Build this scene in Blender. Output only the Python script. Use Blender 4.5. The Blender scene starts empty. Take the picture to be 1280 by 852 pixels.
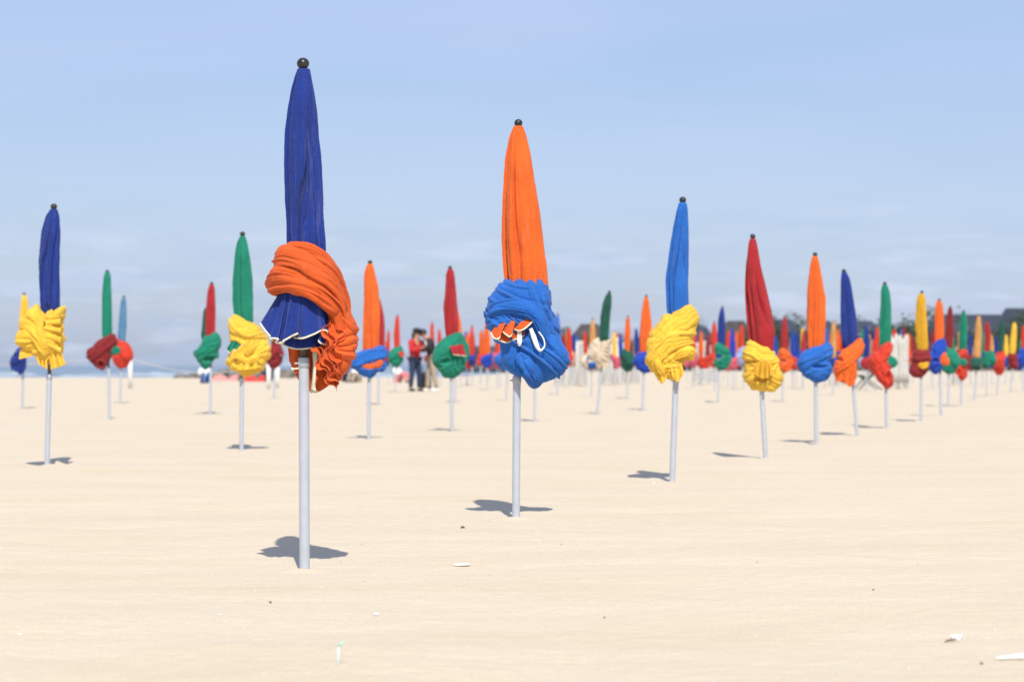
import bpy, math, random
import numpy as np
from mathutils import Vector
R = math.radians
random.seed(7); rng = np.random.default_rng(11)
C = bpy.context.scene.collection
sc = bpy.context.scene

# ------------------------------------------------------------------ camera, sky, sun, exposure
F = 3022.0          # focal length in photo pixels (85 mm on a 36 mm sensor, 1280 px wide)
HY = 457.0          # horizon row
CH = 0.72           # camera height
cam = bpy.data.cameras.new('camera'); camo = bpy.data.objects.new('camera', cam); C.objects.link(camo)
cam.lens = 85; cam.sensor_width = 36; cam.clip_start = 0.1; cam.clip_end = 20000
camo.location = (0, 0, CH); camo.rotation_euler = (R(90) + math.atan((HY - 426) / F), 0, 0)
cam.dof.use_dof = True; cam.dof.focus_distance = 9.8; cam.dof.aperture_fstop = 4.8
sc.camera = camo
SUN_EL, SUN_AZ = 50.0, 173.0
w = bpy.data.worlds.new('World'); sc.world = w; w.use_nodes = True
nt = w.node_tree; N = nt.nodes; Lk = nt.links
bg = N['Background']; bg.inputs[1].default_value = 0.13
sky = N.new('ShaderNodeTexSky'); sky.sky_type = 'NISHITA'; sky.sun_disc = False
sky.sun_elevation = R(SUN_EL); sky.sun_rotation = R(SUN_AZ); sky.air_density = 1.0; sky.dust_density = 0.9; sky.ozone_density = 1.6
tc = N.new('ShaderNodeTexCoord')
def sky_noise(scale, loc, sc_, detail, lo, hi, dist=0.0):
    mp = N.new('ShaderNodeMapping'); mp.inputs['Scale'].default_value = scale; mp.inputs['Location'].default_value = loc
    nz = N.new('ShaderNodeTexNoise'); nz.inputs['Scale'].default_value = sc_; nz.inputs['Detail'].default_value = detail
    nz.inputs['Distortion'].default_value = dist
    cr = N.new('ShaderNodeMapRange'); cr.inputs[1].default_value = lo; cr.inputs[2].default_value = hi
    Lk.new(tc.outputs['Generated'], mp.inputs[0]); Lk.new(mp.outputs[0], nz.inputs[0]); Lk.new(nz.outputs[0], cr.inputs[0])
    return cr.outputs[0]
def mth(op, a, b, clamp=False):
    m = N.new('ShaderNodeMath'); m.operation = op; m.use_clamp = clamp
    for k, v in ((0, a), (1, b)):
        if isinstance(v, (int, float)): m.inputs[k].default_value = v
        else: Lk.new(v, m.inputs[k])
    return m.outputs[0]
def mixc(fac, a, b):
    m = N.new('ShaderNodeMix'); m.data_type = 'RGBA'
    if isinstance(fac, (int, float)): m.inputs[0].default_value = fac
    else: Lk.new(fac, m.inputs[0])
    for k, v in ((6, a), (7, b)):
        if isinstance(v, tuple): m.inputs[k].default_value = v
        else: Lk.new(v, m.inputs[k])
    return m.outputs[2]
veil = mth('MULTIPLY', sky_noise((1, 1, 5), (3, 1, 0), 3.2, 3, 0.38, 0.75, 0.5), 0.4)      # high thin cirrus veil
base = mixc(0.65, sky.outputs[0], (1.66, 2.22, 3.85, 1))                                     # pale milky air of a hazy day
base = mixc(veil, base, (3.5, 4.0, 5.4, 1))
sep = N.new('ShaderNodeSeparateXYZ'); Lk.new(tc.outputs['Generated'], sep.inputs[0])
band = N.new('ShaderNodeMapRange'); band.inputs[1].default_value = 0.075; band.inputs[2].default_value = 0.045; Lk.new(sep.outputs[2], band.inputs[0])
puff = mth('MULTIPLY', sky_noise((1, 1, 5), (0.4, 0, 0.8), 22, 4, 0.52, 0.68), band.outputs[0])
puff = mth('MULTIPLY', puff, 0.55, True)
base = mixc(puff, base, (3.9, 4.4, 5.4, 1))
dark = mth('MULTIPLY', sky_noise((1, 1, 6), (0.4, 0, 0.86), 20, 4, 0.50, 0.66), band.outputs[0])
dark = mth('MULTIPLY', dark, 0.42, True)
base = mixc(dark, base, (2.65, 3.3, 4.6, 1))
Lk.new(base, bg.inputs[0])
sun = bpy.data.lights.new('sun', 'SUN'); sun.energy = 3.55; sun.angle = R(0.55); sun.color = (1.0, 0.94, 0.85)
suno = bpy.data.objects.new('sun', sun); C.objects.link(suno)
sd = Vector((math.sin(R(SUN_AZ)) * math.cos(R(SUN_EL)), math.cos(R(SUN_AZ)) * math.cos(R(SUN_EL)), math.sin(R(SUN_EL))))
suno.rotation_euler = sd.to_track_quat('Z', 'Y').to_euler(); suno.location = (0, -10, 20)
vs = sc.view_settings; vs.view_transform = 'Standard'; vs.look = 'None'; vs.gamma = 1.0; vs.exposure = 0.45; vs.use_curve_mapping = False

# ------------------------------------------------------------------ numpy gradient noise
_p = rng.permutation(256); PERM = np.concatenate([_p, _p]).astype(np.int64)
G3 = rng.normal(size=(256, 3)); G3 /= np.linalg.norm(G3, axis=1)[:, None]
def noise3(x, y, z):
    x, y, z = np.broadcast_arrays(np.asarray(x, float), np.asarray(y, float), np.asarray(z, float))
    xi, yi, zi = np.floor(x).astype(np.int64), np.floor(y).astype(np.int64), np.floor(z).astype(np.int64)
    xf, yf, zf = x - xi, y - yi, z - zi
    u, v, ww = [t * t * t * (t * (t * 6 - 15) + 10) for t in (xf, yf, zf)]
    out = 0
    for dx in (0, 1):
        for dy in (0, 1):
            for dz in (0, 1):
                g = G3[PERM[PERM[PERM[(xi + dx) & 255] + ((yi + dy) & 255)] + ((zi + dz) & 255)]]
                d = g[..., 0] * (xf - dx) + g[..., 1] * (yf - dy) + g[..., 2] * (zf - dz)
                out = out + d * (u if dx else 1 - u) * (v if dy else 1 - v) * (ww if dz else 1 - ww)
    return out * 1.6
def sstep(a, b, x):
    t = np.clip((x - a) / (b - a), 0, 1); return t * t * (3 - 2 * t)

# ------------------------------------------------------------------ mesh helpers
class MB:
    def __init__(s): s.v = []; s.f = []; s.n = 0
    def add(s, v, f):
        v = np.asarray(v, float).reshape(-1, 3); s.v.append(v)
        s.f += [tuple(int(i) + s.n for i in q) for q in f]; s.n += len(v); return s
    def grid(s, P, wrap=False, cap=False):
        nu, nv = P.shape[:2]; v = P.reshape(-1, 3); f = []
        m = nv if wrap else nv - 1
        i = np.arange(nu - 1)[:, None]; j = np.arange(m)[None, :]; j2 = (j + 1) % nv
        q = np.stack([i * nv + j, i * nv + j2, (i + 1) * nv + j2, (i + 1) * nv + j], -1).reshape(-1, 4)
        f = q.tolist()
        if cap:
            f.append(list(range(nv))[::-1]); f.append([(nu - 1) * nv + k for k in range(nv)])
        return s.add(v, f)
    def box(s, x0, x1, y0, y1, z0, z1):
        v = [(x, y, z) for z in (z0, z1) for y in (y0, y1) for x in (x0, x1)]
        return s.add(v, [(0, 2, 3, 1), (4, 5, 7, 6), (0, 1, 5, 4), (2, 6, 7, 3), (0, 4, 6, 2), (1, 3, 7, 5)])
    def tube(s, pts, rad, n=12, cap=True):
        pts = np.asarray(pts, float); k = len(pts); rad = np.broadcast_to(rad, (k,))
        T = np.gradient(pts, axis=0); T /= np.linalg.norm(T, axis=1)[:, None] + 1e-12
        ref = np.array([0, 1.0, 0.02]) if abs(T[:, 1]).max() < 0.9 else np.array([0.02, 0.1, 1.0])
        if abs(T[0] @ ref) > 0.97: ref = np.array([1.0, 0, 0])
        S = np.cross(T, ref); S /= np.linalg.norm(S, axis=1)[:, None] + 1e-12; B = np.cross(T, S)
        a = np.linspace(0, 2 * np.pi, n, endpoint=False)
        P = pts[:, None] + rad[:, None, None] * (S[:, None] * np.cos(a)[None, :, None] + B[:, None] * np.sin(a)[None, :, None])
        return s.grid(P, True, cap)
    def ball(s, c, r, n=16, m=10, sq=(1, 1, 1)):
        th = np.linspace(0.02, np.pi - 0.02, m)[:, None]; ph = np.linspace(0, 2 * np.pi, n, endpoint=False)[None]
        P = np.stack([np.sin(th) * np.cos(ph) * sq[0], np.sin(th) * np.sin(ph) * sq[1], np.cos(th) * np.ones_like(ph) * sq[2]], -1) * r + np.asarray(c)
        return s.grid(P, True, True)
    def mesh(s, name, smooth=True):
        me = bpy.data.meshes.new(name); V = np.concatenate(s.v)
        me.vertices.add(len(V)); me.vertices.foreach_set('co', V.ravel())
        ln = np.fromiter((len(q) for q in s.f), int, len(s.f)); idx = np.fromiter((i for q in s.f for i in q), int, ln.sum())
        me.loops.add(len(idx)); me.loops.foreach_set('vertex_index', idx)
        me.polygons.add(len(ln)); me.polygons.foreach_set('loop_start', np.concatenate([[0], np.cumsum(ln)[:-1]]))
        if smooth: me.polygons.foreach_set('use_smooth', np.ones(len(ln), bool))
        me.update(calc_edges=True); me.validate(); me.materials.append(None)
        return me
def link(name, me, mat, parent=None, loc=None):
    o = bpy.data.objects.new(name, me); C.objects.link(o)
    if mat is not None:
        o.material_slots[0].link = 'OBJECT'; o.material_slots[0].material = mat
    if parent is not None: o.parent = parent
    if loc is not None: o.location = loc
    return o
def tag(o, label, cat, group=None, kind=None):
    if label: o['label'] = label
    if cat: o['category'] = cat
    if group: o['group'] = group
    if kind: o['kind'] = kind
    return o
def thing(name, loc, label, cat, group=None, rz=0):
    o = bpy.data.objects.new(name, None); C.objects.link(o); o.empty_display_size = .1
    o.location = loc; o.rotation_euler = (0, 0, rz); return tag(o, label, cat, group)
def dist(py): return CH * F / (py - HY)
def WX(px, d): return (px - 640) / F * d
def WZ(py, d): return CH + (HY - py) / F * d

# ------------------------------------------------------------------ materials
MATS = {}
def new_mat(name):
    m = bpy.data.materials.new(name); m.use_nodes = True; MATS[name] = m
    return m, m.node_tree.nodes, m.node_tree.links, m.node_tree.nodes['Principled BSDF']
def simple(name, col, rough=0.7, metal=0.0, var=0.12, scale=8, bump=0.0):
    m, n, l, p = new_mat(name)
    t = n.new('ShaderNodeTexCoord'); nz = n.new('ShaderNodeTexNoise'); nz.inputs['Scale'].default_value = scale; nz.inputs['Detail'].default_value = 5
    l.new(t.outputs['Object'], nz.inputs[0])
    mr = n.new('ShaderNodeMapRange'); mr.inputs[1].default_value = .3; mr.inputs[2].default_value = .7; mr.inputs[3].default_value = 1 - var; mr.inputs[4].default_value = 1 + var
    l.new(nz.outputs[0], mr.inputs[0])
    mx = n.new('ShaderNodeVectorMath'); mx.operation = 'SCALE'; mx.inputs[0].default_value = col; l.new(mr.outputs[0], mx.inputs['Scale'])
    l.new(mx.outputs[0], p.inputs['Base Color']); p.inputs['Roughness'].default_value = rough; p.inputs['Metallic'].default_value = metal
    if bump:
        b = n.new('ShaderNodeBump'); b.inputs['Strength'].default_value = .5; b.inputs['Distance'].default_value = bump
        l.new(nz.outputs[0], b.inputs['Height']); l.new(b.outputs[0], p.inputs['Normal'])
    return m
def cloth(name, col, fade=0.25):
    """cotton canvas: weave relief, sun-faded streaks and rubbed fold lines"""
    m, n, l, p = new_mat(name)
    t = n.new('ShaderNodeTexCoord')
    mp = n.new('ShaderNodeMapping'); mp.inputs['Scale'].default_value = (38, 38, 5); l.new(t.outputs['Object'], mp.inputs[0])
    s1 = n.new('ShaderNodeTexNoise'); s1.inputs['Scale'].default_value = 1; s1.inputs['Detail'].default_value = 6; s1.inputs['Roughness'].default_value = .65; l.new(mp.outputs[0], s1.inputs[0])
    s2 = n.new('ShaderNodeTexNoise'); s2.inputs['Scale'].default_value = 7; s2.inputs['Detail'].default_value = 4; l.new(t.outputs['Object'], s2.inputs[0])
    r1 = n.new('ShaderNodeMapRange'); r1.inputs[1].default_value = .56; r1.inputs[2].default_value = .78; r1.inputs[3].default_value = 0; r1.inputs[4].default_value = fade; l.new(s1.outputs[0], r1.inputs[0])
    r2 = n.new('ShaderNodeMapRange'); r2.inputs[1].default_value = .3; r2.inputs[2].default_value = .7; r2.inputs[3].default_value = .82; r2.inputs[4].default_value = 1.12; l.new(s2.outputs[0], r2.inputs[0])
    mul = n.new('ShaderNodeVectorMath'); mul.operation = 'SCALE'; mul.inputs[0].default_value = col; l.new(r2.outputs[0], mul.inputs['Scale'])
    g = sum(col) / 3; fc = tuple(min(.8, c * .8 + .3 * g + .10) for c in col)
    mx = n.new('ShaderNodeMix'); mx.data_type = 'RGBA'; l.new(r1.outputs[0], mx.inputs[0]); l.new(mul.outputs[0], mx.inputs[6]); mx.inputs[7].default_value = (*fc, 1)
    gm = n.new('ShaderNodeNewGeometry'); pr = n.new('ShaderNodeMapRange'); pr.inputs[1].default_value = .515; pr.inputs[2].default_value = .56; pr.inputs[3].default_value = 0; pr.inputs[4].default_value = fade * 1.3; l.new(gm.outputs['Pointiness'], pr.inputs[0])
    wn = n.new('ShaderNodeMath'); wn.operation = 'MULTIPLY'; l.new(pr.outputs[0], wn.inputs[0]); l.new(s2.outputs[0], wn.inputs[1])
    m0 = mx; mx = n.new('ShaderNodeMix'); mx.data_type = 'RGBA'; l.new(wn.outputs[0], mx.inputs[0]); l.new(m0.outputs[2], mx.inputs[6]); mx.inputs[7].default_value = (*fc, 1)
    l.new(mx.outputs[2], p.inputs['Base Color']); p.inputs['Roughness'].default_value = .82
    p.inputs['Sheen Weight'].default_value = .12; p.inputs['Sheen Roughness'].default_value = .5; p.inputs['Specular IOR Level'].default_value = .25
    wv = n.new('ShaderNodeTexNoise'); wv.inputs['Scale'].default_value = 420; wv.inputs['Detail'].default_value = 2; l.new(t.outputs['Object'], wv.inputs[0])
    cw = n.new('ShaderNodeTexNoise'); cw.inputs['Scale'].default_value = 45; cw.inputs['Detail'].default_value = 4; cw.inputs['Distortion'].default_value = .6; l.new(t.outputs['Object'], cw.inputs[0])
    b1 = n.new('ShaderNodeBump'); b1.inputs['Strength'].default_value = .35; b1.inputs['Distance'].default_value = .0015; l.new(wv.outputs[0], b1.inputs['Height'])
    b2 = n.new('ShaderNodeBump'); b2.inputs['Strength'].default_value = .6; b2.inputs['Distance'].default_value = .006; l.new(cw.outputs[0], b2.inputs['Height']); l.new(b1.outputs[0], b2.inputs['Normal'])
    l.new(b2.outputs[0], p.inputs['Normal'])
    tr = n.new('ShaderNodeBsdfTranslucent'); l.new(mx.outputs[2], tr.inputs[0]); ms = n.new('ShaderNodeMixShader'); ms.inputs[0].default_value = .14
    l.new(p.outputs[0], ms.inputs[1]); l.new(tr.outputs[0], ms.inputs[2]); l.new(ms.outputs[0], n['Material Output'].inputs[0])
    return m
COL = dict(navy=(.012, .036, .235), blue=(.018, .135, .50), royal=(.012, .06, .42), lightblue=(.10, .24, .40), orange=(.78, .135, .018), deeporange=(.68, .108, .018),
           vermilion=(.62, .045, .022), red=(.40, .022, .028), darkred=(.24, .018, .022), green=(.008, .22, .135), darkgreen=(.012, .095, .065),
           yellow=(.84, .52, .05), gold=(.66, .36, .02), tan=(.62, .32, .10), cream=(.68, .57, .42), pink=(.62, .11, .16), lavender=(.33, .38, .62))
for k, c in COL.items(): cloth('cloth_' + k, c, 0.55 if k == 'navy' else 0.25)
simple('piping', (.72, .68, .50), .8); simple('white_tape', (.85, .86, .86), .7)
simple('pole_paint', (.42, .45, .50), .42, 0.0, .06, 20); simple('inner_pole', (.10, .095, .09), .5, .3)
simple('black_wood', (.018, .018, .016), .35, 0, .3, 60, .001)
simple('white_wood', (.76, .75, .71), .7); simple('gap_shade', (.05, .05, .045), .9)  # last one: near-black colour painting the shade between screen slats

# ------------------------------------------------------------------ cloth shapes. Control points: (px, py, depth, halfwidth, halfthickness) in photo pixels
def catmull(P, n):
    P = np.asarray(P, float); k = len(P)
    if k == 2: t = np.linspace(0, 1, n)[:, None]; return P[0] * (1 - t) + P[1] * t
    Q = np.vstack([2 * P[0] - P[1], P, 2 * P[-1] - P[-2]]); t = np.linspace(0, k - 1 - 1e-9, n); i = t.astype(int); u = (t - i)[:, None]
    a, b, c, d = Q[i], Q[i + 1], Q[i + 2], Q[i + 3]
    return .5 * (2 * b + (c - a) * u + (2 * a - 5 * b + 4 * c - d) * u * u + (3 * b - a - 3 * c + d) * u ** 3)
class Design:
    """one closed parasol measured in photo pixels, turned to metres at its own distance"""
    def __init__(s, base, top, d=None, lod=1.0):
        s.bx, s.by = base; s.tx, s.ty = top; s.d = d or dist(base[1]); s.k = s.d / F; s.lod = lod; s.parts = []
        s.H = (s.by - s.ty) * s.k
    def m(s, P):            # px,py,depth -> local metres
        P = np.asarray(P, float); return np.stack([(P[..., 0] - s.bx) * s.k, P[..., 2] * s.k, (s.by - P[..., 1]) * s.k], -1)
    def ax(s, py): return s.bx + (s.tx - s.bx) * (s.by - py) / (s.by - s.ty)
    def roll(s, mb, cps, L=9.0, amp=2.6, stretch=4.5, seed=0, end=6, fine=1.0, pin=False):
        nt_, nph = int(110 * s.lod), int(120 * s.lod)
        c = catmull(cps, nt_); cx = s.ax(c[:, 1])
        X = np.stack([c[:, 0], c[:, 2], -c[:, 1]], -1)
        T = np.gradient(X, axis=0); seg = np.linalg.norm(T, axis=1); T /= seg[:, None] + 1e-9; ln = np.concatenate([[0], np.cumsum(seg)[:-1]])
        rad = np.stack([c[:, 0] - cx, c[:, 2] - 3, np.zeros(nt_)], -1); rad /= np.linalg.norm(rad, axis=1)[:, None] + 1e-9
        Wd = np.cross(T, rad); nn = np.linalg.norm(Wd, axis=1)[:, None]; Wd /= nn + 1e-6; Nn = np.cross(Wd, T)
        t = np.linspace(0, 1, nt_); e = np.sqrt(np.clip(1 - np.abs(2 * t - 1) ** end, 0.002, 1))
        w_, th = c[:, 3] * e, c[:, 4] * e
        ph = np.linspace(0, 2 * np.pi, nph, endpoint=False); cp, sp = np.cos(ph)[None], np.sin(ph)[None]
        nd = Wd[:, None] * (cp * th[:, None])[..., None] + Nn[:, None] * (sp * w_[:, None])[..., None]
        nd /= np.linalg.norm(nd, axis=2)[..., None] + 1e-9
        P = X[:, None] + Wd[:, None] * (cp * w_[:, None])[..., None] + Nn[:, None] * (sp * th[:, None])[..., None]
        a_, b_, l_ = cp * c[:, 3:4] / L, sp * c[:, 4:5] / L, np.repeat(ln[:, None], nph, 1) / (L * stretch)
        so = seed * 17.3
        wx = noise3(a_ * .6 + so, b_ * .6, l_ * 1.5) * .9; wl = noise3(a_ * .5, b_ * .5 + so, l_ * 1.2 + 9) * .8
        per = np.pi * (3 * (c[:, 3] + c[:, 4]) - np.sqrt((3 * c[:, 3] + c[:, 4]) * (c[:, 3] + 3 * c[:, 4]))).mean()
        M = max(3, round(per / (L * 1.25))); phm = np.repeat(ph[None] / (2 * np.pi), nt_, 0)
        lon = np.repeat(ln[:, None], nph, 1)
        wa = noise3(cp * 1.5 + so, sp * 1.5, lon / (L * stretch) * 1.1) * 1.15 + .5 * noise3(cp * 3 + so, sp * 3 + 7, lon / (L * stretch) * 2.2)
        q = phm * M + wa; cell = np.floor(q); fr = q - cell
        wt = .62 + .38 * np.sin(cell * 2.4 + seed) ; wt = wt * (.75 + .5 * noise3(cell * .77 + so, lon / (L * 3.2), 2.0) + .25)
        lobe = np.sin(np.pi * fr) ** .62
        q2 = phm * M * 2 + 1.4 * wa + seed + .35 * lon / (L * stretch); lobe2 = np.abs(np.sin(np.pi * q2)) ** .6
        big = noise3(a_ * .55 + 5 + so, b_ * .55, lon / (L * 2.0)); cr = noise3(a_ * 1.1 + 50 + so + wx, b_ * 1.1, lon / (L * 1.3))
        crs = np.minimum(np.abs(cr) * 3.2, 1) ** .7 - .7
        msk = np.clip(.5 + 2.0 * noise3(cp * 1.2 - so, sp * 1.2, lon / (L * 4)), 0, 1)
        f = 1.25 * (lobe * wt - .45) + .34 * (lobe2 - .7) * msk * fine + .75 * big + .42 * crs * (1 - .6 * msk) * fine
        td = Wd[:, None] * (-sp * w_[:, None])[..., None] + Nn[:, None] * (cp * th[:, None])[..., None]; td /= np.linalg.norm(td, axis=2)[..., None] + 1e-9
        P = P + td * ((lobe * wt - .3) * amp * .5 * e[:, None] * (1 if seed % 2 else -1))[..., None]
        if pin: f = f * np.clip(1 - .3 * t, .3, 1)[:, None]
        P = P + nd * (f * amp * e[:, None])[..., None]
        mb.grid(s.m(np.stack([P[..., 0], -P[..., 2], P[..., 1]], -1)), True, True)
    def mass(s, mb, outline, dep, feats, seed=0, amp=1.5, L=8.0, c=None, y0=0.0, crump=1.0):
        """bunched cloth: a rounded body with the measured outline, its surface gathered into bands, fans and hollows"""
        O = np.asarray(outline, float); cc = O.mean(0) if c is None else np.asarray(c, float); v = O - cc; th = np.arctan2(v[:, 1], v[:, 0]); o = np.argsort(th); th, rr = th[o], np.hypot(*v.T)[o]
        na, nb = int(300 * s.lod), int(120 * s.lod); a = np.linspace(-np.pi, np.pi, na, endpoint=False)
        rho = np.interp(a, np.concatenate([th - 2 * np.pi, th, th + 2 * np.pi]), np.tile(rr, 3)); k = np.ones(5) / 5; kk = max(1, int(na / 120))
        for _ in range(kk): rho = np.convolve(np.pad(rho, 2, 'wrap'), k, 'valid')
        psi = np.linspace(.02, np.pi - .02, nb)[:, None]; a = a[None]; rho = rho[None]; sn = np.sin(psi) ** .72; cs = np.cos(psi)
        X = cc[0] + rho * sn * np.cos(a); Yp = cc[1] + rho * sn * np.sin(a); Zd = y0 - dep * np.sign(cs) * np.abs(cs) ** .85
        so = seed * 13.7
        wx = noise3(X / L * .45 + so, Yp / L * .45, Zd / L * .45); wy = noise3(X / L * .45, Yp / L * .45 + so + 40, Zd / L * .45)
        h = .9 * noise3(X / L * .5 + so, Yp / L * .5, Zd / L * .5 + 3)
        n1 = np.minimum(np.abs(noise3(X / L + wx * 1.3, Yp / L * .7 + wy + so, Zd / L)) * 3.2, 1.1) ** .65
        cover = np.zeros_like(h)
        for f in feats:
            if f[0] == 'band':          # x, y, angle, halfwidth, height, folds, curvature
                _, x, y, ang, hw, hh, M, cur = f; ca, sa = math.cos(R(ang)), math.sin(R(ang)); u = (X - x) * ca + (Yp - y) * sa; q = -(X - x) * sa + (Yp - y) * ca + cur * u * u / hw + wy * L * .22
                vv = q / hw; ed = np.clip(1 - np.abs(vv) ** 6, 0, 1) ** .35; ph = (vv + 1) / 2 * M + .9 * noise3(u / L * .30 + so, vv * .8, M) + .45 * noise3(u / L * .7, vv * 2, so)
                cell = np.floor(ph); wt = .65 + .35 * np.sin(cell * 2.4 + so); lb = np.abs(np.sin(np.pi * ph)) ** .6 * wt; fr = (Zd < dep * .35) if hh > 0 else 1
                h = np.where(ed > 0, np.maximum(h * (1 - ed), 0) * .3 + (hh * ed / amp + (lb - .45) * 1.5) * ed + h * .35, h - .0); cover = np.maximum(cover, ed)
            elif f[0] == 'fan':         # x, y, number of folds, amplitude, direction, spread
                _, x, y, M, am, dr_, spd = f; u, q = X - x, Yp - y; r = np.hypot(u, q); an = np.arctan2(q, u); da = np.abs((an - R(dr_) + np.pi) % (2 * np.pi) - np.pi); mk = 1 - sstep(R(spd) * .75, R(spd), da)
                ph = an / (2 * np.pi) * M * 2 + .7 * noise3(an * 1.5, r / L * .4 + so, M) + r / L * .12; wt = .7 + .3 * np.sin(np.floor(ph) * 2.4 + so); lb = np.abs(np.sin(np.pi * ph)) ** .6 * wt
                h = h + am / amp * mk * (lb - .5) * sstep(0, 1.2 * L, r); cover = np.maximum(cover, mk * .8)
            elif f[0] == 'pit':         # x, y, rx, ry, depth
                _, x, y, rx, ry, dp = f; g = np.hypot((X - x + wx * rx * .3) / rx, (Yp - y + wy * ry * .3) / ry); mk = 1 - sstep(.55, 1.1, g); rim = np.exp(-((g - 1.25) / .28) ** 2)
                h = np.where(Zd < 2, h - dp / amp * mk + .6 * rim, h)
        h = 1.25 * h + 1.3 * crump * (n1 - .7) * (1 - .75 * cover)
        fn = noise3(X / L * 2.2 + so, Yp / L * 2.2 + wx, Zd / L * 2.2); h = h + .35 / amp * (np.minimum(np.abs(fn) * 3, 1) - .5)
        N_ = np.stack([np.cos(a) * sn * dep, np.sin(a) * sn * dep, -cs * rho * 1.0 + 0 * a], -1); N_ /= np.linalg.norm(N_, axis=2)[..., None] + 1e-9
        P = np.stack([X, Yp, Zd + 0 * X], -1) + N_ * (h * amp)[..., None]
        mb.grid(s.m(P), True, True)
    def ruffle(s, mb, A, B, n=5, amp=5.0, seed=0, nu=None, sharp=1.0, ret=False, start=0.15, curl=0.35, dv=(0, 0, 1), jit=1.0):
        """gathered sheet from line A to free edge B with flutes that open towards the edge"""
        nu = nu or int(140 * s.lod); nv = int(36 * s.lod) + 4
        a = catmull(np.asarray(A, float)[:, :3], nu)[:, None]; b = catmull(np.asarray(B, float)[:, :3], nu)[:, None]; v = np.linspace(0, 1, nv)[None, :, None]; u = np.linspace(0, 1, nu)[:, None]
        P = a * (1 - v) + b * v; vv = v[..., 0]
        uu = u + .05 * noise3(u * n * .7 + seed * 9.1, 0.3, vv * .6) 
        phs = uu * n * 2 * np.pi + seed
        W = np.sin(phs); W = np.sign(W) * np.abs(W) ** (1 / sharp)
        g = (start + (1 - start) * vv ** 1.1) * amp * (1 + .5 * noise3(u * n * .6, seed, 0.0))
        edge = (b - a)[:, 0]; tang = np.gradient(b[:, 0], axis=0); tang /= np.linalg.norm(tang, axis=1)[:, None] + 1e-9
        P = P.copy() - (W * g + jit * noise3(u * n * .9, vv * 2, seed) * amp * .3)[..., None] * np.array(dv, float)
        off = -np.sin(2 * phs) * g * curl
        P += tang[:, None] * off[..., None] * np.array([1, 1, 0.5])
        P[..., 1] += -np.cos(phs) * g * .08 * vv
        Q = s.m(P); mb.grid(Q)
        return Q[:, -1] if ret else None
    def hem(s, mb, line, r=0.0042):
        mb.tube(line, r, 7)
    def part(s, name, mb, mat, sol=0): s.parts.append((name, mb.mesh(name), mat, sol)); return s
    def canopy(s, edges, n=7, depth=.30, drift=1.2, seed=0, mat='cloth_navy', dr=.85, lean=.10):
        E = np.asarray(edges, float); nz_ = int(120 * s.lod) + 10; na = int(420 * s.lod)
        y = np.linspace(E[0, 0], E[-1, 0], nz_); xl = np.interp(y, E[:, 0], E[:, 1]); xr = np.interp(y, E[:, 0], E[:, 2])
        ker = np.ones(5) / 5
        for _ in range(2):
            xl = np.convolve(np.pad(xl, 2, 'edge'), ker, 'valid'); xr = np.convolve(np.pad(xr, 2, 'edge'), ker, 'valid')
        cx, hw = (xl + xr) / 2, (xr - xl) / 2; sN = (y - y[0]) / (y[-1] - y[0])
        ph = np.linspace(0, 2 * np.pi, na, endpoint=False)[None]; S = sN[:, None]
        wv = 3.2 / n * n ** .5 * .55 * noise3(np.cos(ph) * 1.0 + seed * 7, np.sin(ph) * 1.0, S * .9)
        q = ph / (2 * np.pi) * n + wv + drift * S ** 1.3 * .8 + seed * .37
        fr = q - np.floor(q); saw = np.where(fr < .90, (fr / .90) ** .8, (1 - fr) / .10)
        idf = np.floor(q) % n; wgt = .66 + .34 * np.sin(idf * 2.4 + seed * 3.1)
        q2 = ph / (2 * np.pi) * n * 2 + wv * 1.7 + seed + .7 * S; cusp = np.abs(np.sin(np.pi * q2)) ** .55
        am = depth * (.55 + .45 * sstep(0, .35, S)); grv = np.exp(-(fr / .055) ** 2) + np.exp(-((1 - fr) / .055) ** 2)
        frg = q * 1.0 + .42 + .25 * np.sin(idf * 1.7); fg = frg - np.floor(frg); grv = grv + .45 * np.exp(-((fg - .5) / .035) ** 2) * (np.sin(idf * 5.1 + seed) > -.2)
        fade = sstep(0, .06, S) * .9 + .1
        rr = 1 + am * fade * (1.15 * (saw * wgt - .66) + .22 * (cusp - .85) - .55 * grv) + .05 * noise3(np.cos(ph) * 2 + seed, np.sin(ph) * 2, S * 5) + .02 * noise3(np.cos(ph) * 5 + seed, np.sin(ph) * 5, S * 18)
        pl = ph + lean * fade * saw * wgt
        P = np.stack([cx[:, None] + hw[:, None] * rr * np.cos(pl), np.repeat(y[:, None], na, 1), hw[:, None] * dr * rr * np.sin(pl)], -1)
        top = P[:1].copy(); top[..., 0] = s.ax(E[0, 0]); top[..., 0] += (P[:1][..., 0] - top[..., 0]) * .25; top[..., 2] *= .25; top[..., 1] -= (E[1, 0] - E[0, 0]) * .4
        P = np.concatenate([top, P]); mb = MB().grid(s.m(P), True, True); s.part('canopy', mb, mat)
    def poles(s, split, r=.0185, under=.06):
        k = s.k; mb = MB(); h = (s.by - split) * k; lean = (s.tx - s.bx) / (s.by - s.ty)
        n = 24; z = np.array([-under, -under + .004, .0, h * .5, h - .012, h - .004, h, h]); rr = np.array([r, r, r, r, r, r, r * .93, r * .6])
        pts = np.stack([z * lean, z * 0, z + np.arange(8) * 1e-5], -1)
        a = np.linspace(0, 2 * np.pi, n, endpoint=False); P = pts[:, None] + rr[:, None, None] * np.stack([np.cos(a), np.sin(a), a * 0], -1)[None]
        mb.grid(P, True, True); s.part('ground_tube', mb, 'pole_paint')
        z = np.array([h - .02, s.H - .05]); mb = MB(); pts = np.stack([z * lean, z * 0, z], -1); P = pts[:, None] + .0135 * np.stack([np.cos(a), np.sin(a), a * 0], -1)[None]
        mb.grid(P, True, True); s.part('shaft', mb, 'inner_pole')
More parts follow.
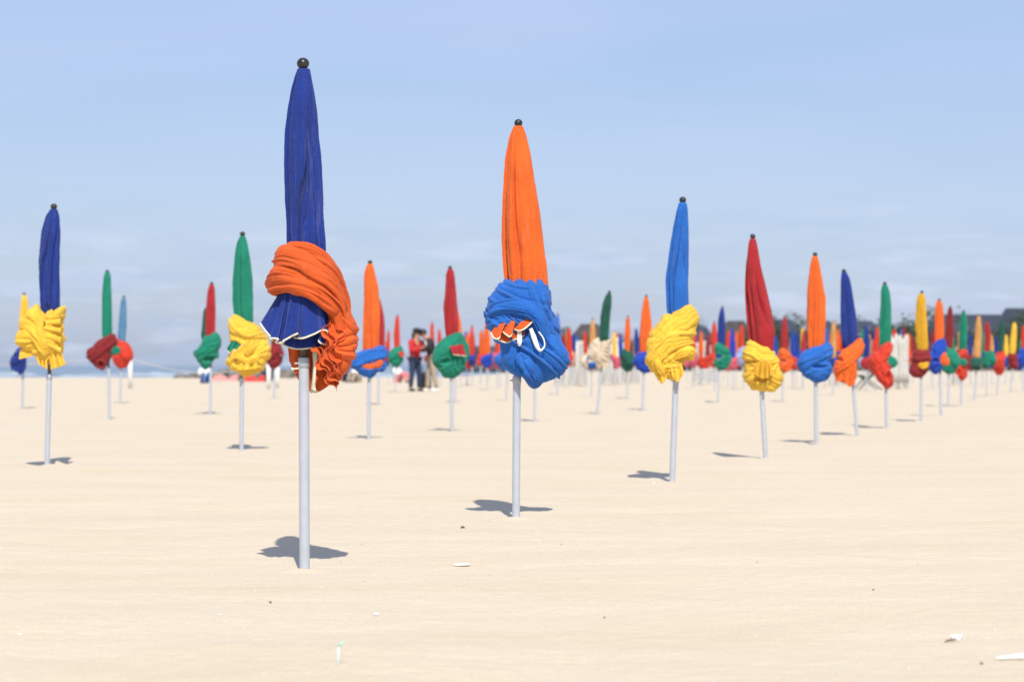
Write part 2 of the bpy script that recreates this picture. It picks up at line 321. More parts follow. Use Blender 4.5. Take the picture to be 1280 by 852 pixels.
        if s.lod >= .7:
            c0 = np.array([h * lean, 0, h]); mb = MB().tube([c0 + [0, 0, -.035], c0 + [0, 0, -.034], c0 + [0, 0, -.002], c0 + [0, 0, .001]], [r * 1.02, r * 1.12, r * 1.12, r * 1.02], 24); mb.tube([c0 + [-r, -.006, -.02], c0 + [-r - .014, -.008, -.02]], .0035, 8); s.part('collar', mb, 'pole_paint')
    def finial(s, r):
        c = s.m([s.tx, s.ty + r, 0]); mb = MB().ball(c, r * s.k, 20, 14, (1, 1, .95)); z = r * s.k
        mb.tube([c - [0, 0, z * 1.8], c - [0, 0, z * .7]], z * .42, 10); s.part('finial', mb, 'black_wood')
    def place(s, loc, label, group, colours=None, scale=1.0, rz=0.0, lean=(0, 0), keep=None):
        t = thing('beach_parasol', loc, label, 'parasol', group); t.rotation_euler = (lean[0], lean[1], rz); t.scale = (scale,) * 3
        for nm, me, mt, sol in s.parts:
            if colours and mt in colours: mt = colours[mt]
            if mt is None: continue
            o = link(nm, me, MATS[mt], t)
            if sol:
                md = o.modifiers.new('thickness', 'SOLIDIFY'); md.thickness = sol; md.offset = 0
        return t
GR = 'closed parasols standing in the sand'
DES = {}
def put(key, D, label):
    DES[key] = D; return D.place((WX(D.bx, D.d), D.d, 0), label, GR)

# ---- hero parasol: navy canopy, orange wrap
D = Design((381, 711), (378.5, 71.5))
D.poles(447); D.finial(7.8)
D.canopy([(86, 373, 386), (90, 369.5, 388.5), (96, 367, 389.5), (110, 363, 392), (130, 359.5, 395), (150, 357, 397.5), (165, 355.5, 398.5), (200, 355, 401.5), (250, 356, 406), (280, 357.5, 408.5), (305, 358.5, 410.5), (340, 362, 412), (372, 368, 408)], n=7, depth=.42, drift=1.5, seed=1, mat='cloth_navy')
mb = MB()   # skirt of the canopy that hangs out under the wrap, with cream piping
e1 = D.ruffle(mb, [(358, 350, 6), (360, 348, -6), (364, 347, -14), (370, 347, -19), (379, 347, -21)], [(325, 404, 6), (333, 414, -8), (343, 425, -13), (340, 423, -22), (350, 424, -25), (347, 428, -18), (356, 428, -20), (357, 426, -28), (366, 421, -26), (375, 417, -27)], n=4, amp=2.0, seed=2, ret=True)
e2 = D.ruffle(mb, [(372, 347, -16), (382, 347, -21), (394, 349, -19), (405, 354, -14), (412, 362, -6)], [(369, 422, -14), (381, 423, -30), (394, 418, -28), (405, 413, -25), (411, 415, -20), (406, 421, -10), (400, 425, -16), (403, 429, -20), (413, 431, -13)], n=3, amp=1.8, seed=5, ret=True)
e3 = D.ruffle(mb, [(360, 352, 6), (385, 348, 0), (412, 362, 4)], [(340, 420, 4), (357, 432, -4), (375, 436, -10), (396, 434, -8), (414, 432, -2)], n=3, amp=2.2, seed=8, ret=True)
D.part('canopy_skirt', mb, 'cloth_navy', .0012)
mb = MB(); D.hem(mb, e1, .0034); D.hem(mb, e2, .0032); D.hem(mb, e3, .0030); D.part('piping', mb, 'piping')
mb = MB()
# lower fold of the upper band (rolled cuff on the left)
D.roll(mb, [(352, 366, 16, 10, 9), (342, 357, 2, 15, 10), (352, 349, -16, 17, 10), (375, 352, -27, 15, 9), (402, 366, -27, 15, 9), (424, 392, -14, 18, 11)], L=19, amp=3.2, seed=1, fine=.45)
# main band across the front, then down the right
D.roll(mb, [(362, 322, 18, 12, 8), (349, 326, 0, 15, 9), (362, 324, -20, 19, 9), (387, 335, -27, 21, 9), (409, 352, -22, 20, 11), (423, 380, -10, 17, 13), (426, 410, -4, 15, 13), (418, 440, -6, 13, 10)], L=22, amp=4.2, stretch=5, seed=2, fine=.45)
D.roll(mb, [(352, 322, 8, 13, 8), (368, 314, -17, 12, 7), (392, 322, -22, 15, 8), (413, 340, -12, 16, 9), (424, 368, 2, 15, 11), (430, 400, 6, 14, 12)], L=22, amp=4.0, stretch=5, seed=3, fine=.45)
# back of the band
D.roll(mb, [(346, 340, 4, 18, 8), (366, 340, 22, 22, 9), (400, 345, 24, 22, 9), (424, 365, 6, 18, 10)], L=13, amp=2.5, seed=4)
# right bulge of gathered cloth
D.mass(mb, [(422, 372), (432, 382), (439, 398), (444, 418), (445, 438), (441, 454), (432, 466), (422, 478), (412, 474), (408, 450), (408, 420), (412, 392)], 21, [('fan', 409, 434, 8, 3.6, 0, 110), ('band', 434, 392, 62, 9, 2.0, 2, .05)], 5, 2.3, 13, (422, 428), 2, .6)
D.part('wrapped_curtain', mb, 'cloth_deeporange')
mb = MB()   # scalloped ends and flounces on the right
for (ox, oy, sd_, nn_) in ((0, 0, 11, 2.6), (8, 5, 12.9, 2.2), (16, 8, 14.6, 2.4)):
    D.ruffle(mb, [(414 + ox * .7, 400 + oy, -4), (420 + ox * .5, 424, -2), (420 + ox * .3, 450, -2), (418, 474, 0)], [(410 + ox, 400 + oy, -22), (409 + ox, 424 + oy, -27 + ox * .3), (412 + ox * .8, 448 + oy * .6, -26 + ox * .3), (417 + ox * .5, 480 - ox * .6, -16)], n=nn_, amp=5.0, seed=sd_, dv=(1, 0, .2), curl=.28, jit=2.2)
for (ox, sd_) in ((0, 21), (7, 22.5)):
    D.ruffle(mb, [(394 + ox, 430, -8), (408 + ox, 446, -6), (418, 462, -6), (420, 474, -2)], [(393 + ox, 436, -20), (401 + ox, 456, -22), (409 + ox, 472, -20), (420 + ox, 489 - ox, -12)], n=2.6, amp=4.2, seed=sd_, dv=(.9, -.5, .2), curl=.25, jit=1.8)
# curtain hanging behind the pole
D.ruffle(mb, [(359, 425, 4, 0, 0), (380, 428, 10, 0, 0), (410, 430, 4, 0, 0)], [(361, 452, 8, 0, 0), (374, 477, 14, 0, 0), (392, 491, 8, 0, 0), (412, 480, 4, 0, 0), (424, 462, 2, 0, 0)], n=2.6, amp=4.5, seed=4, sharp=1.1)
D.ruffle(mb, [(358, 428, 14, 0, 0), (380, 430, 20, 0, 0), (415, 430, 14, 0, 0)], [(362, 460, 16, 0, 0), (386, 480, 22, 0, 0), (420, 470, 14, 0, 0)], n=2, amp=4, seed=6)
D.part('curtain_flounce', mb, 'cloth_deeporange', .0012)
mb = MB(); mb.grid(D.m(np.array([[(390.5, 432, -2), (395, 432, -4)], [(391, 445, -3), (397.5, 444, -6)], [(392, 455, -3), (396, 456, -6)], [(391, 470, -2), (395, 470, -4)], [(389, 486, 0), (395, 487, -2)], [(388, 491, 2), (398, 489, 0)]]))); D.part('edge_tape', mb, 'piping', .002)
mb = MB(); mb.tube(D.m([(376, 460, -2), (367, 461, -3)]), .003, 8); mb.ball(D.m([366, 461, -3]), .0055, 10, 8); D.part('locking_pin', mb, 'piping')
put('hero', D, 'large navy blue parasol with orange wrap and cream piped skirt, nearest the camera')

# ---- orange parasol with blue wrap
D = Design((645, 648), (648, 148.5))
D.poles(470); D.finial(5.2)
D.canopy([(158, 643, 653), (163, 639, 656), (172, 636, 659), (200, 631, 666), (240, 628, 673), (270, 627, 679), (300, 627, 681), (335, 629, 683), (360, 632, 683), (385, 636, 678)], n=6, depth=.34, drift=.5, seed=4, mat='cloth_orange')
mb = MB()
e1 = D.ruffle(mb, [(634, 384, -20), (648, 382, -24), (664, 386, -22)], [(614, 416, -26), (618, 423, -36), (624, 423, -38), (627, 414, -26), (632, 418, -38), (638, 421, -40), (642, 412, -28), (648, 414, -40), (656, 411, -40), (667, 401, -34)], n=3, amp=.9, seed=3, ret=True)
e2 = D.ruffle(mb, [(634, 386, -16), (660, 388, -18)], [(617, 420, -20), (632, 428, -30), (655, 420, -31)], n=3, amp=1.8, seed=5, ret=True)
D.part('canopy_skirt', mb, 'cloth_deeporange', .0014)
mb = MB(); D.hem(mb, e1, .0036); D.hem(mb, e2, .0032); D.part('piping', mb, 'piping')
mb = MB()
D.mass(mb, [(610, 385), (613, 372), (625, 356), (640, 349), (655, 346), (672, 352), (686, 362), (689, 385), (690, 400), (694, 418), (700, 430), (709, 442), (708, 455), (700, 466), (690, 472), (680, 480), (672, 486), (662, 484), (655, 473), (645, 470), (635, 461), (630, 455), (628, 440), (622, 425), (612, 408)], 27, [('fan', 650, 405, 7, 4.2, 80, 100), ('band', 655, 366, 14, 15, 2.5, 2, .10), ('band', 640, 390, -6, 14, 4.0, 2, -.12), ('band', 686, 410, 62, 13, 3.6, 2, .05), ('pit', 642, 416, 24, 9, 9), ('band', 690, 452, 40, 12, 2.0, 3, 0)], 25, 3.2, 20, (658, 416), -2, .25)
D.roll(mb, [(612, 396, -12, 7, 5), (624, 386, -26, 9, 6), (648, 384, -35, 10, 6), (670, 394, -33, 10, 6), (682, 424, -24, 10, 7), (694, 442, -14, 9, 7)], L=17, amp=3.0, seed=21, fine=.4)
D.roll(mb, [(648, 440, -26, 7, 4), (660, 458, -29, 9, 5), (668, 478, -16, 7, 5)], L=9, amp=2.0, seed=27)
D.part('wrapped_curtain', mb, 'cloth_blue')
mb = MB()
for x0, y0, hw, hh in ((649.3, 423, 3.0, 10.0), ):
    a = np.linspace(0, 2 * np.pi, 28, endpoint=False); mb.grid(D.m(np.stack([np.stack([x0 + .3 * np.cos(a), y0 + .6 * np.sin(a), a * 0 - 37], -1), np.stack([x0 + hw * np.cos(a), y0 + hh * np.sin(a), a * 0 - 36], -1), np.stack([x0 + hw * np.cos(a), y0 + hh * np.sin(a), a * 0 - 33], -1)])), True, True)
def band(cs, w, dep):      # flat tape following a curve
    c = catmull(np.asarray(cs, float), 40); T = np.gradient(c, axis=0); T /= np.linalg.norm(T, axis=1)[:, None]; Nn = np.stack([-T[:, 1], T[:, 0]], -1)
    wv = np.interp(np.linspace(0, 1, 40), np.linspace(0, 1, len(w)), w)[:, None]
    A, B = c + Nn * wv, c - Nn * wv; z = np.full((40, 1), dep)
    return D.m(np.stack([np.hstack([A, z]), np.hstack([c, z - .8]), np.hstack([B, z])], 1))
mb.grid(band([(663, 411), (667, 422), (671, 433), (675, 438), (680, 433), (679, 424), (673, 415)], [2.0, 3.1, 2.6, 1.3, .8, .7, .6], -37))
D.part('tie_loop', mb, 'white_tape', .002)
put('second', D, 'tall orange parasol with a crumpled blue wrap and two white tie loops')

# ---- mid-distance parasols, each measured from the photograph
def E(*rows): return list(rows)
D = Design((59, 583), (67, 254), lod=.75); D.poles(468); D.finial(4.2)
D.canopy([(262, 63, 71), (268, 58, 74), (290, 52, 76), (325, 47, 76), (355, 48, 76), (385, 50, 76), (400, 54, 72)], n=6, depth=.4, drift=1, seed=2, mat='cloth_navy')
mb = MB()
D.mass(mb, [(47, 379), (52, 387), (58, 391), (66, 386), (75, 383), (82, 381), (83, 385), (81, 394), (79, 403), (80, 415), (79, 430), (78, 444), (72, 448), (66, 447), (60, 456), (52, 454), (46, 447), (40, 440), (30, 436), (24, 432), (19, 426), (22, 418), (26, 410), (27, 402), (34, 393)], 17, [('fan', 61, 428, 9, 2.4, 205, 95), ('fan', 56, 400, 9, 2.2, -10, 80), ('pit', 60, 406, 3, 4, 3)], 31, 1.6, 8, (55, 414), -1)
D.roll(mb, [(56, 394, -16, 4, 3), (52, 410, -18, 6, 4), (57, 428, -18, 5, 4), (60, 442, -14, 4, 3)], L=7, amp=1.6, seed=32)
D.roll(mb, [(26, 408, -6, 4, 4), (40, 412, -14, 6, 4), (52, 428, -17, 6, 4), (60, 446, -14, 4, 4)], L=7, amp=1.4, seed=33)
D.part('wrapped_curtain', mb, 'cloth_yellow')
mb = MB(); D.ruffle(mb, [(60, 398, -18, 0, 0), (61, 412, -20, 0, 0), (60, 430, -18, 0, 0)], [(78, 392, -12, 0, 0), (80, 415, -16, 0, 0), (79, 440, -12, 0, 0)], n=4, amp=4, seed=9, sharp=1.4)
D.ruffle(mb, [(62, 430, -12, 0, 0), (74, 426, -12, 0, 0)], [(66, 462, -12, 0, 0), (83, 456, -8, 0, 0)], n=2.5, amp=2.6, seed=3)
D.ruffle(mb, [(42, 438, -10, 0, 0), (60, 440, -12, 0, 0)], [(50, 455, -10, 0, 0), (61, 461, -10, 0, 0)], n=2.5, amp=2.4, seed=5)
D.ruffle(mb, [(26, 436, -4, 0, 0), (42, 432, -8, 0, 0)], [(25, 449, -4, 0, 0), (42, 445, -8, 0, 0)], n=.6, amp=1, seed=1)
D.part('curtain_flounce', mb, 'cloth_yellow', .0015)
put('navy_yellow', D, 'navy blue parasol with a bright yellow ruffled wrap at the far left')

D = Design((302, 563), (303, 289), lod=.7); D.poles(472); D.finial(3.4)
D.canopy([(296, 300, 306), (300, 297, 309), (320, 293, 313), (350, 291, 316), (375, 291, 316), (400, 294, 316), (420, 297, 313)], n=7, depth=.34, drift=.6, seed=5, mat='cloth_green')
mb = MB()
D.mass(mb, [(293, 396), (300, 397), (315, 404), (322, 409), (328, 418), (336, 428), (339, 440), (334, 450), (326, 464), (312, 470), (303, 471), (298, 465), (288, 460), (283, 452), (286, 445), (290, 438), (289, 425), (287, 412), (288, 402)], 16, [('fan', 312, 444, 9, 2.0, 40, 150), ('band', 304, 411, 24, 11, 2.5, 4, .12), ('pit', 318, 455, 7, 3.5, 5), ('pit', 294, 431, 9, 5, 4), ('pit', 296, 452, 3, 5, 3)], 41, 1.5, 8, (311, 434), -1)
D.roll(mb, [(296, 440, -12, 4, 3), (304, 447, -17, 5, 3), (312, 452, -17, 4, 3), (322, 446, -15, 5, 3), (330, 436, -9, 4, 3)], L=6, amp=1.2, seed=43)
D.roll(mb, [(318, 424, -15, 4, 3), (316, 436, -18, 5, 4), (308, 444, -17, 4, 3)], L=6, amp=1.2, seed=42)
D.part('wrapped_curtain', mb, 'cloth_yellow')
mb = MB(); e = D.ruffle(mb, [(292, 423, -12, 0, 0), (306, 428, -14, 0, 0)], [(284, 437, -10, 0, 0), (292, 441, -14, 0, 0), (306, 430, -16, 0, 0)], n=3, amp=2.2, seed=2, ret=True); D.part('canopy_skirt', mb, 'cloth_green', .0015)
mb = MB(); D.hem(mb, e, .004); D.part('piping', mb, 'piping')
mb = MB(); D.ruffle(mb, [(300, 448, -14, 0, 0), (312, 444, -17, 0, 0), (326, 446, -13, 0, 0)], [(298, 462, -16, 0, 0), (310, 462, -19, 0, 0), (324, 460, -14, 0, 0)], n=3, amp=2.4, seed=4, curl=.5); D.part('curtain_flounce', mb, 'cloth_yellow', .0015)
put('green_yellow', D, 'green parasol with a round yellow wrap, just left of the large navy parasol')

D = Design((840, 601), (853.5, 245.5), lod=.75); D.poles(472); D.finial(4.4)
D.canopy([(254, 849, 858), (260, 846, 860), (280, 842, 861), (310, 837, 862), (350, 832, 861), (390, 834, 861), (410, 838, 858)], n=6, depth=.36, drift=.3, seed=7, mat='cloth_blue')
mb = MB()
D.mass(mb, [(831, 391), (837, 397), (848, 389), (862, 383), (869, 389), (872, 400), (868, 415), (863, 424), (866, 434), (867, 443), (865, 450), (857, 450), (852, 455), (850, 465), (844, 476), (836, 474), (830, 470), (826, 477), (819, 468), (813, 458), (811, 440), (812, 425), (820, 412), (825, 400)], 17, [('fan', 822, 458, 10, 1.8, -60, 120), ('pit', 852, 448, 12, 4, 4), ('band', 852, 400, -32, 15, 2.2, 4, -.05), ('band', 838, 428, -28, 10, 2.6, 3, -.1), ('pit', 842, 466, 6, 3, 3.5)], 51, 1.6, 9, (841, 428), -1)
D.roll(mb, [(840, 448, -15, 5, 4), (852, 440, -17, 6, 5), (862, 438, -12, 6, 5), (866, 446, -6, 4, 4)], L=6, amp=1.4, seed=53)
D.roll(mb, [(818, 440, -12, 6, 4), (822, 458, -14, 6, 4), (830, 470, -10, 4, 3)], L=6, amp=1.4, seed=55)
D.part('wrapped_curtain', mb, 'cloth_yellow')
mb = MB(); D.ruffle(mb, [(813, 446, -8, 0, 0), (822, 452, -12, 0, 0), (834, 456, -12, 0, 0)], [(817, 462, -8, 0, 0), (826, 479, -12, 0, 0), (834, 470, -12, 0, 0)], n=2.5, amp=2.2, seed=4)
D.ruffle(mb, [(836, 456, -14, 0, 0), (850, 452, -14, 0, 0)], [(838, 468, -17, 0, 0), (846, 477, -14, 0, 0), (854, 466, -12, 0, 0)], n=2.5, amp=2.2, seed=6)
D.part('curtain_flounce', mb, 'cloth_yellow', .0015)
put('blue_yellow', D, 'bright blue parasol with a yellow wrap, leaning slightly, right of the orange one')

D = Design((957, 574), (941, 292), lod=.7); D.poles(480); D.finial(3.4)
D.canopy([(299, 938, 944), (304, 935, 947), (330, 932, 953), (360, 931, 960), (395, 933, 969), (415, 934, 973), (430, 937, 970), (448, 946, 966)], n=5, depth=.42, drift=-.6, seed=8, mat='cloth_red')
mb = MB()
D.mass(mb, [(938, 427), (945, 427), (956, 431), (963, 440), (970, 452), (977, 464), (979, 472), (975, 482), (968, 488), (958, 489), (948, 487), (938, 485), (931, 476), (929, 468), (931, 460), (930, 451), (928, 445), (932, 436)], 15, [('fan', 953, 468, 9, 2.0, 90, 180), ('band', 948, 441, 24, 10, 2.4, 4, .1), ('pit', 936, 452, 8, 2.6, 4), ('pit', 951, 474, 9, 4, 4.5)], 61, 1.4, 7, (954, 460), -1)
D.part('wrapped_curtain', mb, 'cloth_yellow')
mb = MB(); D.ruffle(mb, [(942, 454, -16, 0, 0), (954, 450, -20, 0, 0), (966, 458, -16, 0, 0)], [(938, 466, -18, 0, 0), (952, 473, -22, 0, 0), (968, 466, -18, 0, 0)], n=4.5, amp=3.6, seed=3, sharp=1.4)
D.part('curtain_flounce', mb, 'cloth_gold', .0015)
put('red_yellow', D, 'red parasol widening downwards with a yellow rosette shaped wrap')

D = Design((1020, 556), (1019, 315), lod=.6); D.poles(478); D.finial(3)
D.canopy([(321, 1016, 1022), (326, 1013, 1024), (350, 1010, 1028), (375, 1008, 1032), (400, 1008, 1032), (430, 1009, 1031), (445, 1012, 1028)], n=6, depth=.34, drift=.3, seed=9, mat='cloth_orange')
mb = MB()
D.mass(mb, [(1035, 427), (1038, 436), (1039, 445), (1036, 451), (1040, 461), (1032, 473), (1023, 478), (1012, 474), (1004, 470), (1001, 460), (999, 452), (1005, 443), (1012, 436), (1022, 432)], 13, [('pit', 1022, 458, 10, 3, 3), ('band', 1018, 444, -25, 9, 2.4, 3, -.05), ('fan', 1022, 462, 7, 1.2, 90, 90)], 71, 1.2, 7, (1020, 453), 0)
D.part('wrapped_curtain', mb, 'cloth_blue')
mb = MB(); D.ruffle(mb, [(1022, 450, -8, 0, 0), (1032, 450, -4, 0, 0)], [(1024, 478, -6, 0, 0), (1034, 474, -5, 0, 0), (1042, 461, 0, 0, 0)], n=2, amp=1.8, seed=4); D.part('curtain_flounce', mb, 'cloth_blue', .0015)
put('orange_blue_b', D, 'orange parasol with blue wrap slanting up right, in the right hand row')

D = Design((1071.5, 544), (1055, 336), lod=.6); D.poles(462); D.finial(2.8)
D.canopy([(341, 1052, 1058), (346, 1051, 1062), (370, 1050, 1067), (400, 1050, 1071), (425, 1052, 1072), (440, 1056, 1070)], n=6, depth=.4, drift=.4, seed=10, mat='cloth_navy')
mb = MB()
D.mass(mb, [(1075, 423), (1079, 433), (1079, 441), (1074, 447), (1069, 452), (1070, 462), (1068, 476), (1060, 480), (1050, 476), (1045, 475), (1044, 465), (1045, 455), (1050, 448), (1053, 437), (1058, 434), (1065, 430)], 12, [('fan', 1068, 438, 8, 1.8, 110, 90), ('band', 1066, 438, -52, 9, 1.8, 3, .05), ('pit', 1050, 450, 3, 3, 2)], 81, 1.2, 7, (1061, 453), 0)
D.part('wrapped_curtain', mb, 'cloth_orange')
mb = MB(); D.ruffle(mb, [(1048, 458, -7, 0, 0), (1058, 456, -10, 0, 0), (1068, 456, -6, 0, 0)], [(1045, 478, -8, 0, 0), (1052, 475, -10, 0, 0), (1060, 483, -10, 0, 0), (1069, 478, -6, 0, 0)], n=3, amp=2.2, seed=4); D.part('curtain_flounce', mb, 'cloth_orange', .0015)
put('navy_orange', D, 'navy parasol leaning left with an orange wrap hanging in soft points')

D = Design((1108, 535), (1106, 352), lod=.6); D.poles(480); D.finial(2.4)
D.canopy([(357, 1103, 1109), (362, 1101, 1112), (385, 1100, 1115), (410, 1099, 1115), (430, 1100, 1114), (440, 1102, 1112)], n=6, depth=.3, drift=.4, seed=12, mat='cloth_green')
mb = MB()
D.mass(mb, [(1112, 428), (1115, 436), (1114, 447), (1106, 452), (1111, 462), (1117, 470), (1115, 479), (1108, 485), (1101, 478), (1094, 468), (1090, 458), (1088, 447), (1092, 440), (1098, 443), (1103, 433)], 11, [('band', 1105, 439, -50, 8, 2.0, 3, 0), ('band', 1098, 460, 58, 7, 1.6, 3, 0), ('pit', 1108, 470, 3, 7, 3)], 91, 1.1, 6, (1103, 455), 0)
D.part('wrapped_curtain', mb, 'cloth_vermilion')
mb = MB(); D.mass(mb, [(1106, 449), (1110, 446), (1116, 446), (1120, 449), (1121, 454), (1116, 458), (1109, 457), (1104, 453)], 6, [('fan', 1104, 452, 7, 1.4, 0, 90)], 94, 1.0, 5, None, -5); D.part('canopy_skirt', mb, 'cloth_green')
put('green_vermilion', D, 'teal green parasol with a twisted bright red wrap and green skirt poking out')

D = Design((461, 550), (462.5, 325), lod=.6); D.poles(462); D.finial(2.9)
D.canopy([(331, 459, 466), (337, 456, 468), (360, 454, 473), (385, 453, 475), (410, 452, 475), (435, 452, 474), (448, 456, 472)], n=6, depth=.26, drift=.3, seed=14, mat='cloth_orange')
mb = MB()
D.mass(mb, [(476, 432), (481, 440), (480, 450), (483, 457), (479, 465), (472, 464), (465, 472), (458, 471), (450, 467), (444, 460), (440, 458), (442, 450), (448, 443), (462, 437)], 12, [('band', 461, 445, -20, 8, 2.4, 3, -.05), ('pit', 466, 458, 14, 3, 3), ('fan', 460, 454, 7, 1.2, 90, 80)], 101, 1.1, 6, (461, 453), 0)
D.part('wrapped_curtain', mb, 'cloth_blue')
mb = MB(); D.mass(mb, [(449, 459), (458, 454), (470, 451), (479, 450), (478, 456), (468, 460), (456, 461)], 6, [('fan', 466, 446, 9, 1.4, 90, 80)], 104, .9, 5, None, -7); D.part('canopy_skirt', mb, 'cloth_orange')
put('orange_blue_a', D, 'pale orange parasol with a flat blue sash, right of the large navy parasol')

D = Design((565, 540), (562.5, 332), lod=.6); D.poles(472); D.finial(2.5)
D.canopy([(337, 560, 566), (342, 557, 568), (360, 556, 570), (385, 555, 572), (405, 556, 573), (425, 558, 573)], n=5, depth=.34, drift=.3, seed=15, mat='cloth_red')
mb = MB()
D.mass(mb, [(575, 417), (577, 430), (580, 440), (583, 448), (580, 460), (573, 470), (565, 472), (556, 472), (549, 462), (544, 452), (545, 440), (550, 430), (560, 422)], 13, [('fan', 565, 456, 7, 1.5, 90, 120), ('band', 561, 432, -36, 10, 2.2, 3, -.05), ('pit', 558, 452, 7, 4, 2.5)], 111, 1.2, 7, (563, 446), 0)
D.roll(mb, [(571, 417, 0, 5, 5), (577, 428, 2, 6, 6), (580, 440, 2, 6, 7), (579, 452, 0, 5, 6)], L=7, amp=1.4, seed=113)
D.part('wrapped_curtain', mb, 'cloth_green')
mb = MB(); e = D.ruffle(mb, [(562, 433, -18, 0, 0), (579, 430, -13, 0, 0)], [(567, 443, -21, 0, 0), (583, 445, -15, 0, 0)], n=2.5, amp=1.6, seed=2, ret=True); D.part('canopy_skirt', mb, 'cloth_red', .0015)
mb = MB(); D.hem(mb, e, .004); D.part('piping', mb, 'piping')
put('red_green', D, 'red parasol with a green wrap looped open, right of the two standing people')

D = Design((137, 525), (134, 337), lod=.6); D.poles(460); D.finial(2.3)
D.canopy([(341, 131, 137), (346, 129, 139), (370, 127, 140), (395, 127, 141), (415, 127, 141), (430, 129, 139)], n=6, depth=.26, drift=.3, seed=16, mat='cloth_green')
mb = MB()
D.mass(mb, [(141, 418), (145, 428), (144, 436), (138, 440), (138, 450), (133, 456), (130, 461), (122, 460), (115, 452), (110, 441), (111, 435), (118, 434), (126, 424), (133, 421)], 10, [('band', 130, 432, -38, 8, 1.8, 4, 0), ('pit', 127, 455, 4, 4, 4), ('fan', 124, 448, 6, 1.2, 90, 100)], 121, 1.1, 6, (128, 439), 0)
D.part('wrapped_curtain', mb, 'cloth_darkred')
mb = MB(); D.mass(mb, [(137, 439), (141, 435), (148, 433), (151, 437), (147, 442), (140, 443)], 4, [('fan', 137, 440, 8, 1.0, -10, 80)], 124, .8, 5, None, -3); D.part('canopy_skirt', mb, 'cloth_green')
put('green_darkred', D, 'slim green parasol with a dark red twisted wrap, near the left edge')

D = Design((263, 518), (264.5, 352), lod=.55); D.poles(460); D.finial(2.1)
D.canopy([(356, 262, 267), (361, 259.5, 269), (380, 257.5, 270), (400, 257, 270), (420, 257, 269)], n=6, depth=.26, drift=.3, seed=18, mat='cloth_red')
mb = MB()
D.mass(mb, [(270, 416), (274, 424), (275, 432), (272, 440), (273, 446), (267, 449), (263, 456), (257, 463), (251, 456), (247, 446), (244, 440), (250, 436), (254, 430), (255, 420), (262, 418)], 9, [('band', 262, 431, -35, 10, 1.8, 4, 0), ('pit', 263, 449, 8, 4, 3.5)], 131, 1.0, 6, (260, 438), 0)
D.part('wrapped_curtain', mb, 'cloth_green')
mb = MB(); D.roll(mb, [(256.5, 384, 3, 1.6, 2), (255.5, 404, 3, 2.6, 3), (255.5, 426, 2, 4, 4)], L=5, amp=.8, seed=133); D.part('canopy_lining', mb, 'cloth_darkgreen')
put('red_green_left', D, 'faded red parasol with green wrap and a green strip down its left side')

# right hand row, smaller
D = Design((1151, 527), (1152.5, 363), lod=.5); D.poles(470); D.finial(2.1)
D.canopy([(368, 1149, 1155), (373, 1146, 1157), (400, 1144, 1160), (425, 1143, 1161), (440, 1145, 1160)], n=6, depth=.26, drift=.3, seed=19, mat='cloth_gold')
mb = MB()
D.mass(mb, [(1144, 438), (1160, 438), (1162, 448), (1160, 457), (1157, 466), (1150, 472), (1141, 470), (1136, 463), (1139, 455), (1142, 448)], 9, [('band', 1152, 444, 0, 7, 1.6, 3, 0), ('pit', 1155, 457, 6, 3, 2.5)], 141, 1.0, 6, (1149, 454), 0)
D.part('wrapped_curtain', mb, 'cloth_darkred')
mb = MB(); D.roll(mb, [(1146, 457, -8, 3, 3), (1153, 457, -9, 4, 3), (1160, 454, -6, 3, 3)], L=4, amp=.8, seed=143); D.part('canopy_skirt', mb, 'cloth_gold')
put('gold_darkred', D, 'golden yellow parasol with a dark red wrap curling below, in the right hand row')
D = Design((1176, 520), (1174, 373), lod=.5); D.poles(468); D.finial(1.9)
D.canopy([(377, 1171, 1177), (382, 1169, 1179), (400, 1168, 1180), (420, 1168, 1180), (432, 1169, 1179)], n=6, depth=.26, drift=.3, seed=20, mat='cloth_orange')
mb = MB()
D.mass(mb, [(1180, 424), (1182, 435), (1181, 447), (1176, 453), (1177, 461), (1170, 468), (1163, 462), (1163, 453), (1160, 448), (1166, 440), (1170, 428)], 9, [('band', 1173, 436, -55, 7, 1.6, 3, 0), ('pit', 1168, 450, 4, 3, 2.5)], 151, 1.0, 6, (1171, 446), 0)
D.part('wrapped_curtain', mb, 'cloth_royal')
mb = MB(); D.mass(mb, [(1171, 440), (1176, 438), (1182, 446), (1185, 455), (1179, 456), (1172, 447)], 5, [('fan', 1171, 440, 8, 1.2, 50, 80)], 153, .9, 5, None, -5); D.part('canopy_skirt', mb, 'cloth_orange')
put('orange_royal', D, 'orange parasol with deep blue wrap in two lumps, right of the golden one')

